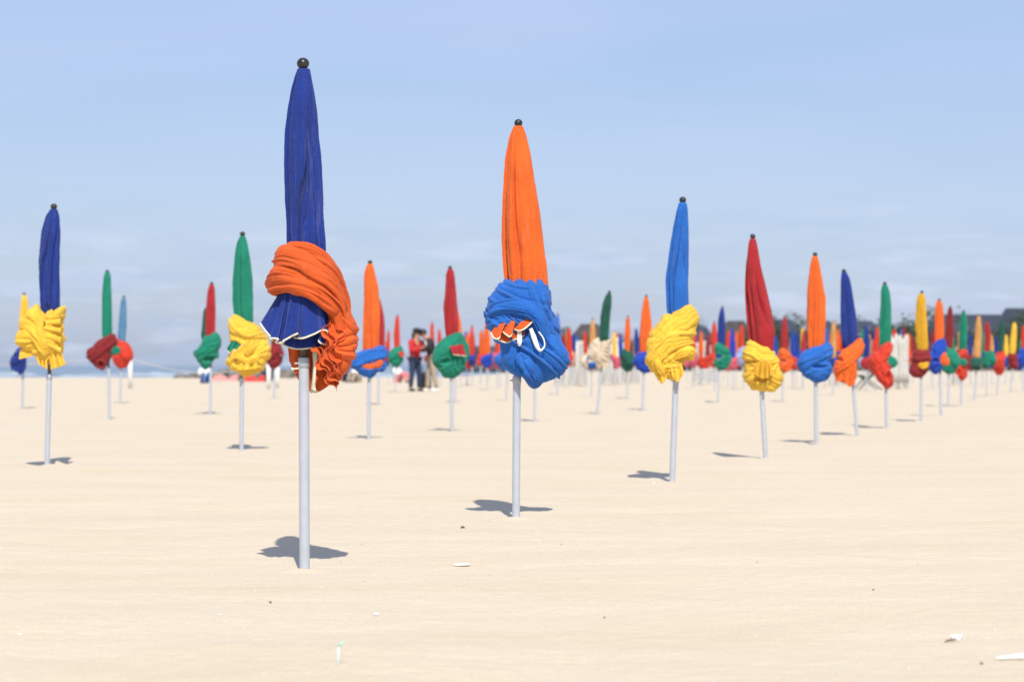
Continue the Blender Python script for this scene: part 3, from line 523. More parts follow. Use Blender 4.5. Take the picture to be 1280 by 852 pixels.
# ---- far parasols: copies of the mid-distance designs, turned and recoloured
DM = {'navy_yellow': ('cloth_navy', 'cloth_yellow'), 'green_yellow': ('cloth_green', 'cloth_yellow'), 'blue_yellow': ('cloth_blue', 'cloth_yellow'), 'orange_blue_b': ('cloth_orange', 'cloth_blue'),
      'navy_orange': ('cloth_navy', 'cloth_orange'), 'green_vermilion': ('cloth_green', 'cloth_vermilion'), 'orange_blue_a': ('cloth_orange', 'cloth_blue'), 'red_green': ('cloth_red', 'cloth_green'),
      'green_darkred': ('cloth_green', 'cloth_darkred'), 'red_green_left': ('cloth_red', 'cloth_green'), 'gold_darkred': ('cloth_gold', 'cloth_darkred'), 'orange_royal': ('cloth_orange', 'cloth_royal')}
def far(key, tx, ty, bx, by, c, wcol, label, rz=0.0):
    D = DES[key]; d = dist(by); H = (by - ty) * d / F; mm = DM[key]
    if not 1.55 < H < 2.25:      # keep the real height, stand it where that height fits the picture
        H = 1.95; 
    base_lean = (tx - bx) / (by - ty) - ((D.tx - D.bx) / (D.by - D.ty)) * math.cos(rz)
    cm = {mm[0]: 'cloth_' + c, mm[1]: 'cloth_' + wcol}
    if 'canopy_lining' in [p[0] for p in D.parts]: cm['cloth_darkgreen'] = 'cloth_' + c
    t = D.place((WX(bx, d), d, 0), label, GR, cm, H / D.H, rz)
    t.rotation_mode = 'XYZ'
    from mathutils import Matrix
    t.rotation_euler = (Matrix.Rotation(math.atan(base_lean), 3, 'Y') @ Matrix.Rotation(rz, 3, 'Z')).to_euler()
    return t
FAR = [
 ('navy_orange', 31, 366, 28, 511, 'yellow', 'navy', 'small yellow parasol with dark blue wrap, behind yellow ruffles at the far left', 0.3),
 ('red_green', 155, 369, 150, 504, 'lightblue', 'vermilion', 'pale grey blue parasol with a bright red wrap, close behind a slim green one', 2.6),
 ('red_green', 343, 382, 343, 498, 'darkred', 'darkred', 'dark red wrapped parasol half hidden behind the large navy parasol skirt', .5),
 ('orange_blue_a', 474, 344, 473, 506, 'red', 'royal', 'dark red parasol almost hidden directly behind the pale orange one', 0.4),
 ('red_green', 497, 393, 494, 490, 'vermilion', 'green', 'small vermilion parasol with a green wrap, left of the two standing people', .4),
 ('red_green_left', 485.5, 412, 486, 481, 'vermilion', 'green', 'tiny vermilion parasol far off behind the small vermilion one with green wrap', 1.0),
 ('green_darkred', 540, 402, 543, 484, 'vermilion', 'vermilion', 'all red distant parasol rising behind the person in black', 0),
 ('red_green', 549, 411, 551, 483, 'vermilion', 'green', 'distant red parasol between the person in black and the red and green one', 0),
 ('orange_blue_a', 571, 385, 569, 503, 'orange', 'darkred', 'orange parasol mostly hidden behind the red one with green looped wrap', 0),
 ('navy_orange', 582, 414, 584, 481, 'royal', 'royal', 'all blue distant parasol left of the red one with the violet wrap', 0.2),
 ('orange_blue_b', 590, 406, 590, 482, 'vermilion', 'navy', 'distant red parasol with a dark blue wrap, left of the orange parasol pair', 1.2),
 ('orange_blue_b', 608, 401, 609, 487, 'orange', 'royal', 'distant orange parasol with blue sash, close left of the tall orange one', 0.1),
 ('gold_darkred', 602, 412, 601, 479, 'deeporange', 'vermilion', 'tiny deep orange parasol behind the distant orange one with the blue sash', 0.5),
 ('orange_royal', 621, 418, 622, 478, 'royal', 'vermilion', 'tiny blue parasol with red wrap left of the crumpled blue wrap', 0.5),
 ('red_green', 670, 376, 668, 527, 'blue', 'blue', 'blue parasol hidden behind the tall orange one, with only its pole showing', 0.5),
 ('green_darkred', 634, 384, 633, 501, 'navy', 'blue', 'parasol behind the tall orange one, showing its thin pole left of the thick one', 0.5),
 ('orange_blue_b', 697, 391, 697, 493, 'blue', 'blue', 'blue distant parasol just right of the crumpled blue wrap', 1.5),
 ('orange_blue_a', 706, 397, 705, 481, 'tan', 'cream', 'tan distant parasol tip above a red and a navy one', 0.5),
 ('gold_darkred', 711, 409, 712, 483, 'vermilion', 'vermilion', 'red distant parasol beside a navy one, left of the white slatted screens', 0.2),
 ('orange_royal', 717, 404, 718, 481, 'navy', 'red', 'navy distant parasol with a red wrap, left of the white slatted screens', 0.8),
 ('orange_blue_a', 741, 397, 739, 495, 'tan', 'blue', 'tan parasol with a small blue wrap, beside the white slatted screen', 1.7),
 ('navy_yellow', 762, 362, 746, 518, 'darkgreen', 'cream', 'dark green parasol leaning right with a cream coloured wrap', -0.2),
 ('green_darkred', 772, 416, 773, 479, 'vermilion', 'darkred', 'tiny red parasol above the white slatted screens, right of the cream wrap', 0.2),
 ('red_green', 785, 394, 784, 498, 'orange', 'darkgreen', 'orange parasol with dark green wrap, smaller of two orange ones side by side', 2.2),
 ('navy_orange', 795, 410, 796, 480, 'navy', 'pink', 'tiny navy parasol with a pink wrap between two orange ones', 0.2),
 ('orange_blue_b', 808, 368, 803, 513, 'orange', 'royal', 'orange parasol with blue wrap, tucked behind the yellow wrap of the bright blue one', 0.3),
 ('gold_darkred', 858, 424, 859, 476, 'pink', 'pink', 'pink wrapped tiny parasol right of the bright blue and yellow one', 0.2),
 ('navy_orange', 869, 416, 868, 478, 'royal', 'royal', 'tiny blue parasol in front of the white posts right of the yellow wrap', 0.8),
 ('gold_darkred', 893, 401, 893, 489, 'vermilion', 'vermilion', 'red parasol close to the left of the pointed navy one with the green wrap', 1.2),
 ('green_yellow', 903, 382, 897, 503, 'navy', 'green', 'pointed navy parasol with a green wrap, between the bright blue and the red parasol', 0.4),
 ('orange_blue_b', 915, 409, 916, 487, 'royal', 'pink', 'blue parasol with a pink wrap just right of the pointed navy one', 0.4),
 ('orange_royal', 927, 405, 929, 486, 'vermilion', 'lavender', 'small red parasol with a lavender wrap just left of the red and yellow one', 0.4),
 ('navy_orange', 968, 420, 968, 484, 'royal', 'yellow', 'tiny blue parasol half hidden by the right edge of the red and yellow one', 0.4),
 ('green_yellow', 981, 394, 978, 502, 'red', 'orange', 'red parasol with an orange wrap, right of the red and yellow one', 0.7),
 ('navy_orange', 990, 412, 991, 484, 'royal', 'vermilion', 'blue distant parasol with a hanging red wrap, left of the orange and blue one', 2.0),
 ('orange_blue_b', 1005, 412, 1004, 486, 'red', 'vermilion', 'small red parasol peeping out left of the orange one with slanting blue wrap', 0.7),
 ('orange_blue_a', 1042, 400, 1041, 494, 'tan', 'navy', 'tan parasol with a navy wrap between the orange and the leaning navy parasol', 2.0),
 ('gold_darkred', 1049, 416, 1050, 480, 'vermilion', 'red', 'tiny red parasol touching the right side of the tan one with navy wrap', 0.3),
 ('orange_blue_b', 1083, 405, 1083, 489, 'navy', 'red', 'navy parasol with a red wrap, between the leaning navy and the teal green one', 0.3),
 ('red_green_left', 1097, 407, 1094, 490, 'vermilion', 'vermilion', 'all red parasol close behind the left side of the teal green one', 0.3),
 ('gold_darkred', 1118, 410, 1119, 484, 'vermilion', 'orange', 'small red parasol above the white covered screens, right of the teal green one', 0.5),
 ('orange_blue_b', 1127, 410, 1128, 482, 'blue', 'cream', 'small blue parasol above the white covered screens, right of the teal green one', 0.5),
 ('orange_royal', 1136, 432, 1136, 481, 'orange', 'vermilion', 'tiny orange parasol with a red wrap, left of the golden yellow one', 0.5),
 ('gold_darkred', 1166, 412, 1166, 487, 'darkred', 'pink', 'dark red parasol peeping between the golden yellow and the orange one', 0.5),
 ('red_green', 1188, 382, 1185, 508, 'darkred', 'green', 'dark red parasol with green wrap hanging low, right of the orange and deep blue one', 2.6),
 ('green_vermilion', 1205, 387, 1201, 507, 'green', 'vermilion', 'green parasol with a scarlet wrap, in the far end of the right hand row', -0.8),
 ('orange_royal', 1212, 428, 1213, 480, 'yellow', 'navy', 'tiny yellow parasol low behind the green one with a scarlet wrap', 0.5),
 ('orange_blue_a', 1224, 392, 1218, 501, 'tan', 'darkgreen', 'tan parasol with a dark green wrap, near the right edge', 1.2),
 ('navy_yellow', 1233.5, 400, 1233, 496, 'red', 'green', 'red parasol with a green wrap, right beside the tan one', 2.8),
 ('green_vermilion', 1254, 399, 1246, 494, 'darkgreen', 'vermilion', 'dark green parasol with a red wrap, left of the last yellow one', 1.0),
 ('gold_darkred', 1268, 401, 1263, 491, 'yellow', 'darkred', 'yellow parasol with a dark red wrap, last yellow one at the right edge', 2.4),
 ('orange_royal', 1280, 405, 1279, 489, 'vermilion', 'royal', 'red parasol with a blue wrap cut off by the right edge of the photo', 0.4),
]
for a in FAR: far(*a)
PLACES = [(572, 640, 'left of the tall orange parasol'), (690, 735, 'right of the crumpled blue wrap'), (745, 805, 'around the cream wrap'), (865, 925, 'right of the bright blue parasol'), (965, 1010, 'left of the orange and slanting blue one'),
          (1030, 1050, 'left of the leaning navy parasol'), (1075, 1098, 'between the leaning navy and the teal green parasol'), (1115, 1145, 'left of the golden yellow parasol'), (1160, 1215, 'behind the row past the golden yellow parasol'), (1215, 1280, 'at the right edge')]
cc = ['vermilion', 'royal', 'red', 'navy', 'orange', 'green', 'blue', 'yellow', 'darkred', 'tan']; ww_ = ['royal', 'vermilion', 'pink', 'orange', 'green', 'navy', 'lavender', 'cream', 'darkred', 'yellow']
kn = {'vermilion': 'bright red', 'royal': 'deep blue', 'red': 'red', 'navy': 'navy', 'orange': 'orange', 'green': 'green', 'blue': 'blue', 'yellow': 'yellow', 'darkred': 'dark red', 'tan': 'tan', 'pink': 'pink', 'lavender': 'lavender', 'cream': 'cream'}
keys_ = ['orange_blue_b', 'navy_orange', 'gold_darkred', 'orange_royal', 'green_vermilion', 'red_green', 'green_yellow']; q_ = 0
SEEN = set()
def uniq(a, b, pl):
    lb = f'tiny {a} parasol with {b} wrap {pl}'
    if lb in SEEN: lb = f'tiniest {a} parasol with {b} wrap {pl}'
    SEEN.add(lb); return lb
for x0, x1, pl_ in PLACES:
    n_ = max(3, int((x1 - x0) / 8.5))
    for k in range(n_):
        px = x0 + (x1 - x0) * (k + .5) / n_ + random.uniform(-2, 2); d = random.uniform(74, 112); by = HY + CH * F / d; H = 1.95
        a_, b_ = cc[(q_ * 3 + k) % 10], ww_[(q_ * 7 + k * 3 + 1) % 10]
        if kn[a_] == kn[b_]: b_ = 'pink'
        far(keys_[q_ % 7], px, by - H * F / d, px + random.uniform(-1.5, 1.5), by, a_, b_, uniq(kn[a_], kn[b_], pl_), random.uniform(0, 6)); q_ += 1

# ------------------------------------------------------------------ sand
def sand_height(X, Y):
    far_ = 1 / (1 + (Y / 30) ** 2)
    wx = X + .5 * noise3(X * .5, Y * .5, 3.3)
    h = .022 * noise3(wx * .45, Y * .8, 1.0) * far_ ** .3 + .018 * np.abs(noise3(wx * .8, Y * 1.4, 5.0)) + .0035 * noise3(wx * 3.1, Y * 5.5, 8.0)
    h += .0026 * noise3(X * 14, Y * 14, 2.0) * (Y < 24) + .0016 * noise3(X * 31, Y * 31, 4.0) * (Y < 14)
    return h
s_far = lambda X, Y: np.maximum(0, np.minimum(Y - 148, 1e9) - np.maximum(0, X + 4) * 30)
ny_near, nx_near = 700, 380
ys = np.concatenate([np.array([-4000, -400, -60, -15, -3, 2, 4]), np.linspace(4.6, 14, 520), 14 * (150 / 14) ** (np.linspace(0, 1, 260)[1:]), np.linspace(152, 200, 14), np.array([230, 300, 450, 800, 2000, 6000])])
xc = np.linspace(-1, 1, 380); fan = np.concatenate([[-600, -60, -12, -4, -2, -1.4], xc * 1.15, [1.4, 2, 4, 12, 60, 600]])
half = np.maximum(ys, 4) * .26 + .3
X = fan[None, :] * half[:, None]; Y = np.repeat(ys[:, None], len(fan), 1)
Z = sand_height(X, Y)
for fx, fy, n_ in ((205, 520, 2), (52, 582, 3), (213, 521, 1)):      # footprints
    d0 = dist(fy)
    for k in range(n_):
        x0, y0 = WX(fx, d0) + random.uniform(-.15, .15), d0 + random.uniform(-.5, .5)
        q = ((X - x0) / .09) ** 2 + ((Y - y0) / .16) ** 2; Z = Z - .05 * np.exp(-q) + .016 * np.exp(-(np.sqrt(q) - 1.7) ** 2 * 3)
for (bx, by) in ((381, 711), (645, 648), (840, 601), (59, 583), (957, 574), (302, 563), (1020, 556)):   # little heaps of sand pushed up around the poles
    d0 = dist(by); q = np.hypot(X - WX(bx, d0), Y - d0); Z = Z + .020 * np.exp(-(q / .06) ** 2) * (1 + .5 * noise3(X * 9, Y * 9, 1.0)) - .008 * np.exp(-((q - .13) / .05) ** 2); Z = Z * (1 - .6 * np.exp(-(q / .3) ** 2))
Z = Z - 1.6 * sstep(0, 22, s_far(X, Y))
Z = np.where(np.abs(X) > 300, np.minimum(Z, 0), Z)
sand = MB().grid(np.stack([X, Y, Z], -1)).mesh('sand')
m, n, l, p = new_mat('sand')
t = n.new('ShaderNodeTexCoord')
def nz_(scale, detail=4, sx=(1, 1, 1), rough=.5):
    mp = n.new('ShaderNodeMapping'); mp.inputs['Scale'].default_value = sx; l.new(t.outputs['Object'], mp.inputs[0])
    q = n.new('ShaderNodeTexNoise'); q.inputs['Scale'].default_value = scale; q.inputs['Detail'].default_value = detail; q.inputs['Roughness'].default_value = rough; l.new(mp.outputs[0], q.inputs[0]); return q.outputs[0]
def rng_(v, a, b, c=0., d=1.):
    q = n.new('ShaderNodeMapRange'); q.inputs[1].default_value = a; q.inputs[2].default_value = b; q.inputs[3].default_value = c; q.inputs[4].default_value = d; l.new(v, q.inputs[0]); return q.outputs[0]
def mix_(f, a, b):
    q = n.new('ShaderNodeMix'); q.data_type = 'RGBA'; l.new(f, q.inputs[0])
    for k, v in ((6, a), (7, b)):
        if isinstance(v, tuple): q.inputs[k].default_value = (*v, 1)
        else: l.new(v, q.inputs[k])
    return q.outputs[2]
c = mix_(rng_(nz_(1.0, 5, (.8, 1.2, 1)), .46, .68), (.645, .55, .405), (.62, .52, .36))
c = mix_(rng_(nz_(.35, 3, (.6, 1, 1)), .4, .65, 0, .5), c, (.64, .54, .41))
c = mix_(rng_(nz_(190, 3), .56, .72, 0, .55), c, (.34, .25, .16))
c = mix_(rng_(nz_(230, 3, (1, 1.1, 1)), .58, .72, 0, .8), c, (.74, .68, .58))
c = mix_(rng_(nz_(60, 2), .74, .78, 0, .9), c, (.82, .80, .74))
l.new(c, p.inputs['Base Color']); p.inputs['Roughness'].default_value = .95; p.inputs['Specular IOR Level'].default_value = .15
b1 = n.new('ShaderNodeBump'); b1.inputs['Distance'].default_value = .0025; b1.inputs['Strength'].default_value = .6; l.new(nz_(300, 3), b1.inputs['Height'])
b2 = n.new('ShaderNodeBump'); b2.inputs['Distance'].default_value = .012; b2.inputs['Strength'].default_value = .5; l.new(nz_(22, 6, (.6, 1.3, 1), .6), b2.inputs['Height']); l.new(b1.outputs[0], b2.inputs['Normal'])
l.new(b2.outputs[0], p.inputs['Normal'])
tag(link('sand', sand, m), 'pale golden dry sand of the wide flat beach', None, None, 'structure')

def ground_z(x, y):
    a = np.array([[x]]); return float(sand_height(a, np.array([[y]]))[0, 0])
# grains and shell crumbs on the near sand
def crumbs(name, mat, n_, smin, smax, label, clusters):
    mb = MB()
    for k in range(n_):
        if random.random() < .5:
            cx_, cy_, sx_, sy_ = random.choice(clusters); x, y = random.gauss(cx_, sx_), random.gauss(cy_, sy_)
        else: y = 5.4 + 9 * random.random() ** 1.3; x = random.uniform(-.23, .23) * y
        if y < 4.7: continue
        r = random.uniform(smin, smax) * random.random() ** .6; a = random.random() * 6.28
        v = []
        for q in range(5):
            an = a + q * 1.257; rr = r * random.uniform(.6, 1.2); v.append((x + rr * math.cos(an), y + rr * math.sin(an), 0))
        z = ground_z(x, y); v = [(vx, vy, z - .001 + .0) for vx, vy, _ in v] + [(x + r * .1, y, z + r * .75)]
        mb.add(v, [(i, (i + 1) % 5, 5) for i in range(5)] + [(4, 3, 2, 1, 0)])
    o = link(name, mb.mesh(name, False), mat); tag(o, label, None, None, 'stuff'); return o
cl = [(WX(500, 9), 9.1, .35, .5), (WX(560, 9.6), 9.7, .4, .5), (WX(700, 10.8), 11.0, .5, .5), (WX(900, 14.5), 14.5, .6, .5), (WX(420, 8.6), 8.5, .4, .3)]
simple('shell', (.84, .82, .76), .5, 0, .08, 40); simple('dark_grit', (.10, .075, .055), .8); simple('plastic_white', (.88, .88, .87), .3, 0, .02)
simple('twig', (.16, .06, .025), .7); simple('straw_clear', (.62, .74, .70), .25); simple('straw_green', (.36, .66, .50), .3)
crumbs('shell_crumbs', MATS['shell'], 800, .0010, .0042, 'small white shell crumbs scattered on the near sand', cl)
crumbs('dark_grit', MATS['dark_grit'], 110, .0012, .0048, 'dark grains and bits of weed scattered on the near sand', cl)
def shell(px, py, wpx, label, name='seashell', hf=.35, mat='shell', cat='shell'):
    d = dist(py); r = wpx / F * d / 2; mb = MB(); th = np.linspace(0.05, np.pi / 2 + .25, 8)[:, None]; ph = np.linspace(0, 2 * np.pi, 28, endpoint=False)[None]
    rib = 1 + .06 * np.cos(ph * 14) * np.sin(th); k = 1 - .35 * (np.cos(ph) < -.6) * np.sin(th)
    P = np.stack([np.sin(th) * np.cos(ph) * r * rib * k, np.sin(th) * np.sin(ph) * r * .75 * rib, np.cos(th) * r * hf * np.ones_like(ph)], -1)
    mb.grid(P, True, True); x = WX(px, d); o = link(name, mb.mesh(name), MATS[mat]); o.location = (x, d, ground_z(x, d) + .002); o.rotation_euler = (R(-6), 0, random.random()); tag(o, label, cat); return o
shell(575, 707.5, 27, 'flat long white shell lying right of the large navy parasol pole', hf=.22)
shell(470, 772, 9, 'small rounded white shell on the sand below the flat long one', hf=.6)
shell(817, 604, 5, 'tiny white shell beside the shadow of the bright blue parasol')
shell(25, 796, 6, 'small white shell near the lower left corner of the sand')
shell(275, 776, 5, 'tiny white shell low on the sand left of the big pole', hf=.5)
for px, py, wp, lb in ((338, 756, 4, 'lone round dark pebble on the sand below the large parasol'), (578, 661, 6, 'dark pebble beside the crumbs left of the orange parasol pole'), (755, 768, 3.2, 'tiny dark pebble on the sand below centre'), (1091, 740, 3.2, 'tiny dark pebble on the sand at right'), (1226, 827, 5, 'grey pebble near the white plastic sliver')):
    shell(px, py, wp, lb, 'pebble', .8, 'dark_grit', 'pebble')
d = dist(821); x = WX(1262, d); mb = MB(); s_ = np.linspace(0, 1, 14); half_ = .0045 * np.sqrt(s_ + .02) * 2.2; L_ = 35 / F * d
P = np.stack([np.stack([(s_ - .5) * L_, -half_, s_ * .004 + .002], -1), np.stack([(s_ - .5) * L_, half_ * 0, s_ * .010 + .004], -1), np.stack([(s_ - .5) * L_, half_, s_ * .004 + .002], -1)], 1)
mb.grid(P); o = link('plastic_sliver', mb.mesh('plastic_sliver'), MATS['plastic_white']); md = o.modifiers.new('t', 'SOLIDIFY'); md.thickness = .002; o.location = (x, d, ground_z(x, d) + .002); tag(o, 'long white plastic sliver half buried at the lower right corner', 'litter')
d = dist(797); x = WX(1191, d)
mb = MB(); q = np.linspace(0, 1, 12)[:, None]; u_ = np.linspace(-1, 1, 9)[None]
P = np.stack([(q * .028 + .004 * u_ ** 2), u_ * .011 * np.sin(np.pi * np.clip(q * .85 + .1, 0, 1)), .004 + .009 * np.sin(q * 5 + u_ * 3) ** 2 + .002 * u_], -1); mb.grid(P)
o = link('feather', mb.mesh('feather'), MATS['plastic_white']); md = o.modifiers.new('t', 'SOLIDIFY'); md.thickness = .001; o.location = (x - .004, d + .02, ground_z(x, d) + .002); tag(o, 'small crumpled white feather touching a brown twig on the sand', 'feather')
mb = MB().tube([(-.020, 0, .002), (-.008, .004, .006), (.006, .010, .007), (.014, .013, .004)], [.0008, .0026, .0022, .0005], 7)
mb.tube([(-.008, .004, .006), (-.016, .012, .008)], [.001, .0004], 5)
o = link('twig', mb.mesh('twig'), MATS['twig']); o.location = (x - .008, d - .02, ground_z(x, d)); tag(o, 'short reddish brown twig lying against a white feather', 'twig')
d = dist(838); x = WX(423, d); st = thing('drinking_straw', (x, d, ground_z(x, d)), 'clear plastic drinking straw standing in the sand with a green bent tip', 'straw')
link('straw_tube', MB().tube([(0, 0, -.02), (0, .001, .02), (.001, .002, .044)], .0028, 12).mesh('straw_tube'), MATS['straw_clear'], st)
link('bent_tip', MB().tube([(.001, .002, .044), (.005, .003, .050), (.015, .005, .056)], .0028, 12).mesh('bent_tip'), MATS['straw_green'], st)

# ------------------------------------------------------------------ sea, surf, breakwater
m, n, l, p = new_mat('sea_water'); t = n.new('ShaderNodeTexCoord')
c = mix_(rng_(nz_(.02, 5, (.25, 1, 1)), .35, .65), (.17, .23, .28), (.22, .28, .33))
l.new(c, p.inputs['Base Color']); p.inputs['Roughness'].default_value = .35
b = n.new('ShaderNodeBump'); b.inputs['Distance'].default_value = .5; l.new(nz_(.4, 5, (.4, 1, 1)), b.inputs['Height']); l.new(b.outputs[0], p.inputs['Normal'])
mb = MB(); sy = np.concatenate([np.linspace(150, 700, 160), np.array([900, 1400, 2500, 5000, 12000, 19000])]); sx = np.concatenate([[-12000, -2000, -500], np.linspace(-260, 60, 60), [500, 3000, 12000]])
SX, SY = np.meshgrid(sx, sy); SZ = -.95 + .16 * noise3(SX * .02, SY * .09, 0) * (SY < 800); tag(link('sea', mb.grid(np.stack([SX, SY, SZ], -1)).mesh('sea'), m), 'grey blue sea along the horizon', None, None, 'structure')
simple('surf_foam', (.29, .35, .41), .9, 0, .12, .3)
for k, (yy, x0, x1, hh) in enumerate([(205, -50, -6, .32), (235, -62, -14, .45), (262, -60, -4, .4), (300, -80, -22, .55), (345, -82, 0, .5), (400, -110, -20, .6), (470, -120, -4, .5)]):
    nn = 160; xs = np.linspace(x0, x1, nn); yc = yy + 4 * noise3(xs * .03, k * 3.1, 0); hg = hh * np.clip(.55 + 1.1 * noise3(xs * .12, k * 7.7, 1.5) + .5 * noise3(xs * .5, k, 0), .0, 1.3) * sstep(x0, x0 + 6, xs) * (1 - sstep(x1 - 6, x1, xs))
    a = np.linspace(0, np.pi, 9)[None]; P = np.stack([np.repeat(xs[:, None], 9, 1), yc[:, None] - np.cos(a) * 1.6, -1.05 + np.sin(a) * (hg[:, None] + .02)], -1)
    tag(link('breaking_wave', MB().grid(P).mesh('breaking_wave'), MATS['surf_foam']), 'low white line of surf breaking off the beach', None, None, 'structure')
simple('rock', (.17, .15, .13), .9, 0, .3, 2, .05)
def rock(x, y, z, r, parent):
    th = np.linspace(.05, np.pi - .05, 7)[:, None]; ph = np.linspace(0, 2 * np.pi, 9, endpoint=False)[None]; sd_ = random.random() * 50
    q = 1 + .45 * noise3(np.sin(th) * np.cos(ph) * 1.3 + sd_, np.sin(th) * np.sin(ph) * 1.3, np.cos(th) * 1.3)
    P = np.stack([np.sin(th) * np.cos(ph) * r * q * 1.4, np.sin(th) * np.sin(ph) * r * q, np.cos(th) * r * q * .75], -1)
    o = link('rock', MB().grid(P, True, True).mesh('rock', False), MATS['rock'], parent); o.location = (x, y, z); return o
bw = thing('breakwater', (WX(285, 142), 142, -.1), 'low dark stone breakwater running out where the sand meets the sea', 'breakwater')
for k in range(90):
    u_ = random.random(); px = 222 + u_ * 150; h_ = .45 * min(1, (px - 215) / 60); rock((px - 285) / F * 142, random.uniform(-1, 1), random.uniform(0, h_), random.uniform(.16, .34), bw)

# ------------------------------------------------------------------ white posts with rope
GP = 'white posts with a rope along the sea side of the beach'
def post(px, ptop, pbase, label, hw=.06):
    d = dist(pbase); h = (pbase - ptop) / F * d; t_ = thing('beach_post', (WX(px, d), d, -.05), label, 'post', GP)
    link('shaft', MB().box(-hw, hw, -hw, hw, 0, h - .02).mesh('shaft', False), MATS['white_wood'], t_)
    link('cap', MB().box(-hw * 1.2, hw * 1.2, -hw * 1.2, hw * 1.2, h - .02, h + .05).mesh('cap', False), MATS['white_wood'], t_); return np.array([WX(px, d), d, h])
p1 = post(163, 437, 486, 'white post alone on the sand right of the pale blue parasol')
p2 = post(336, 452, 486, 'left one of two white posts behind the large navy skirt')
p3 = post(347, 452, 485, 'right one of two white posts behind the large navy skirt')
simple('rope', (.55, .50, .42), .9)
def rope(a, b, sag, lb):
    u_ = np.linspace(0, 1, 24)[:, None]; P = a * (1 - u_) + b * u_; P[:, 2] -= (sag * 4 * u_ * (1 - u_))[:, 0]
    tag(link('rope', MB().tube(P, .010, 6).mesh('rope'), MATS['rope']), lb, 'rope')
rope(p1 - [0, 0, .25], p2 - [0, 0, .1], .35, 'thin pale rope sagging between the lone white post and the pair of posts')
rope(p1 - [0, 0, .25], np.array([-38, 92, .6]), .3, 'thin pale rope running left from the lone white post')

# ------------------------------------------------------------------ white slatted screens
GS = 'white slatted wooden beach screens folded upright'
def mesh_box(name, *a): return MB().box(*a).mesh(name, False)
SW, SH = .40, 1.95
slat_me = mesh_box('slat', -SW / 2 + .04, SW / 2 - .04, -.035, .02, 0, .088); stile_me = mesh_box('stile', -.02, .02, -.03, .03, 0, SH); top_me = mesh_box('top_rail', -SW / 2, SW / 2, -.035, .035, 0, .07); back_me = mesh_box('gap_shade_sheet', -SW / 2 + .03, SW / 2 - .03, 0, .012, .05, SH - .02)
def screen(px, pbase, ptop, label, rz=0):
    d = dist(pbase); sz = ((pbase - ptop) / F * d) / SH; t_ = thing('slatted_screen', (WX(px, d), d, 0), label, 'beach screen', GS, rz); t_.scale = (1, 1, sz)
    for sx_ in (-1, 1): link('stile', stile_me, MATS['white_wood'], t_, (sx_ * (SW / 2 - .02), 0, 0))
    link('top_rail', top_me, MATS['white_wood'], t_, (0, 0, SH)); link('gap_shade_sheet', back_me, MATS['gap_shade'], t_, (0, .03, 0))  # dark sheet added behind the slats, its colour stands for shade in the gaps
    for k in range(14): link('slat', slat_me, MATS['white_wood'], t_, (0, 0, .06 + k * .136))
for i, (px, pb, pt, lb, rz) in enumerate([
  (727, 482, 428, 'white slatted screen left of the tan parasol with the blue wrap', .3), (716, 480, 440, 'white slatted screen partly behind a red wrap near the tan parasol', -.3),
  (759, 481, 432, 'white slatted screen just behind the cream wrap, on its right', .2), (769, 480, 424, 'tall white slatted screen right of the cream wrap', -.2), (777, 480, 430, 'white slatted screen left of the dark green wrap', .5), (793, 479, 446, 'short white slatted screen between two orange parasols', 0),
  (871, 479, 430, 'white slatted screen right of the bright blue and yellow parasol', .15), (880, 480, 428, 'white slatted screen second right of the bright blue and yellow parasol', -.15), (889, 479, 434, 'white slatted screen left of the green wrap of the navy parasol', .2), (699, 479, 448, 'low white slatted screen at the right edge of the crumpled blue wrap', .2),
  (1050, 482, 444, 'white slatted screen behind the hanging orange wrap', .2), (1196, 481, 444, 'white slatted screen under the green wrap of the dark red parasol', .2)]): screen(px, pb, pt, lb, rz)
# white canvas covers on the screens at the right
simple('white_canvas', (.50, .49, .45), .8, 0, .1, 6)
for px, lb in ((1117, 'left white canvas covered cabin behind the teal green parasol'), (1129, 'right white canvas covered cabin behind the teal green parasol')):
    d = dist(486); t_ = thing('canvas_cabin', (WX(px, d), d, 0), lb, 'beach cabin', None); k = d / F
    mb = MB(); a = np.linspace(0, 2 * np.pi, 60, endpoint=False)[None]; zz = np.array([0, .3, .7, 1.1, 1.3, 1.36, 1.42])[:, None]; rr = np.array([.155, .15, .15, .15, .155, .14, .06])[:, None]
    q = 1 + .10 * np.cos(a * 8 + zz) ; sq_ = 1 / np.maximum(np.abs(np.cos(a)), np.abs(np.sin(a))) ** .6
    P = np.stack([rr * q * sq_ * np.cos(a), rr * q * sq_ * np.sin(a), zz + .09 * np.cos(a * 2 + 1) * (zz > 1.2) + .2 + 0 * a], -1); mb.grid(P, True, True); link('canvas_wall', mb.mesh('canvas_wall'), MATS['white_canvas'], t_)
    for sx_ in (-.12, .12):
        for sy_ in (-.1, .1): link('leg', MB().tube([(sx_, sy_, 0), (sx_, sy_, .4)], .015, 6).mesh('leg'), MATS['white_wood'], t_)
    mb = MB().ball((.09, 0, 1.66), .05, 8, 6, (1, .7, 1.3)).ball((-.07, .02, 1.60), .05, 8, 6, (1.3, .7, 1)); link('folded_top', mb.mesh('folded_top'), MATS['white_canvas'], t_)

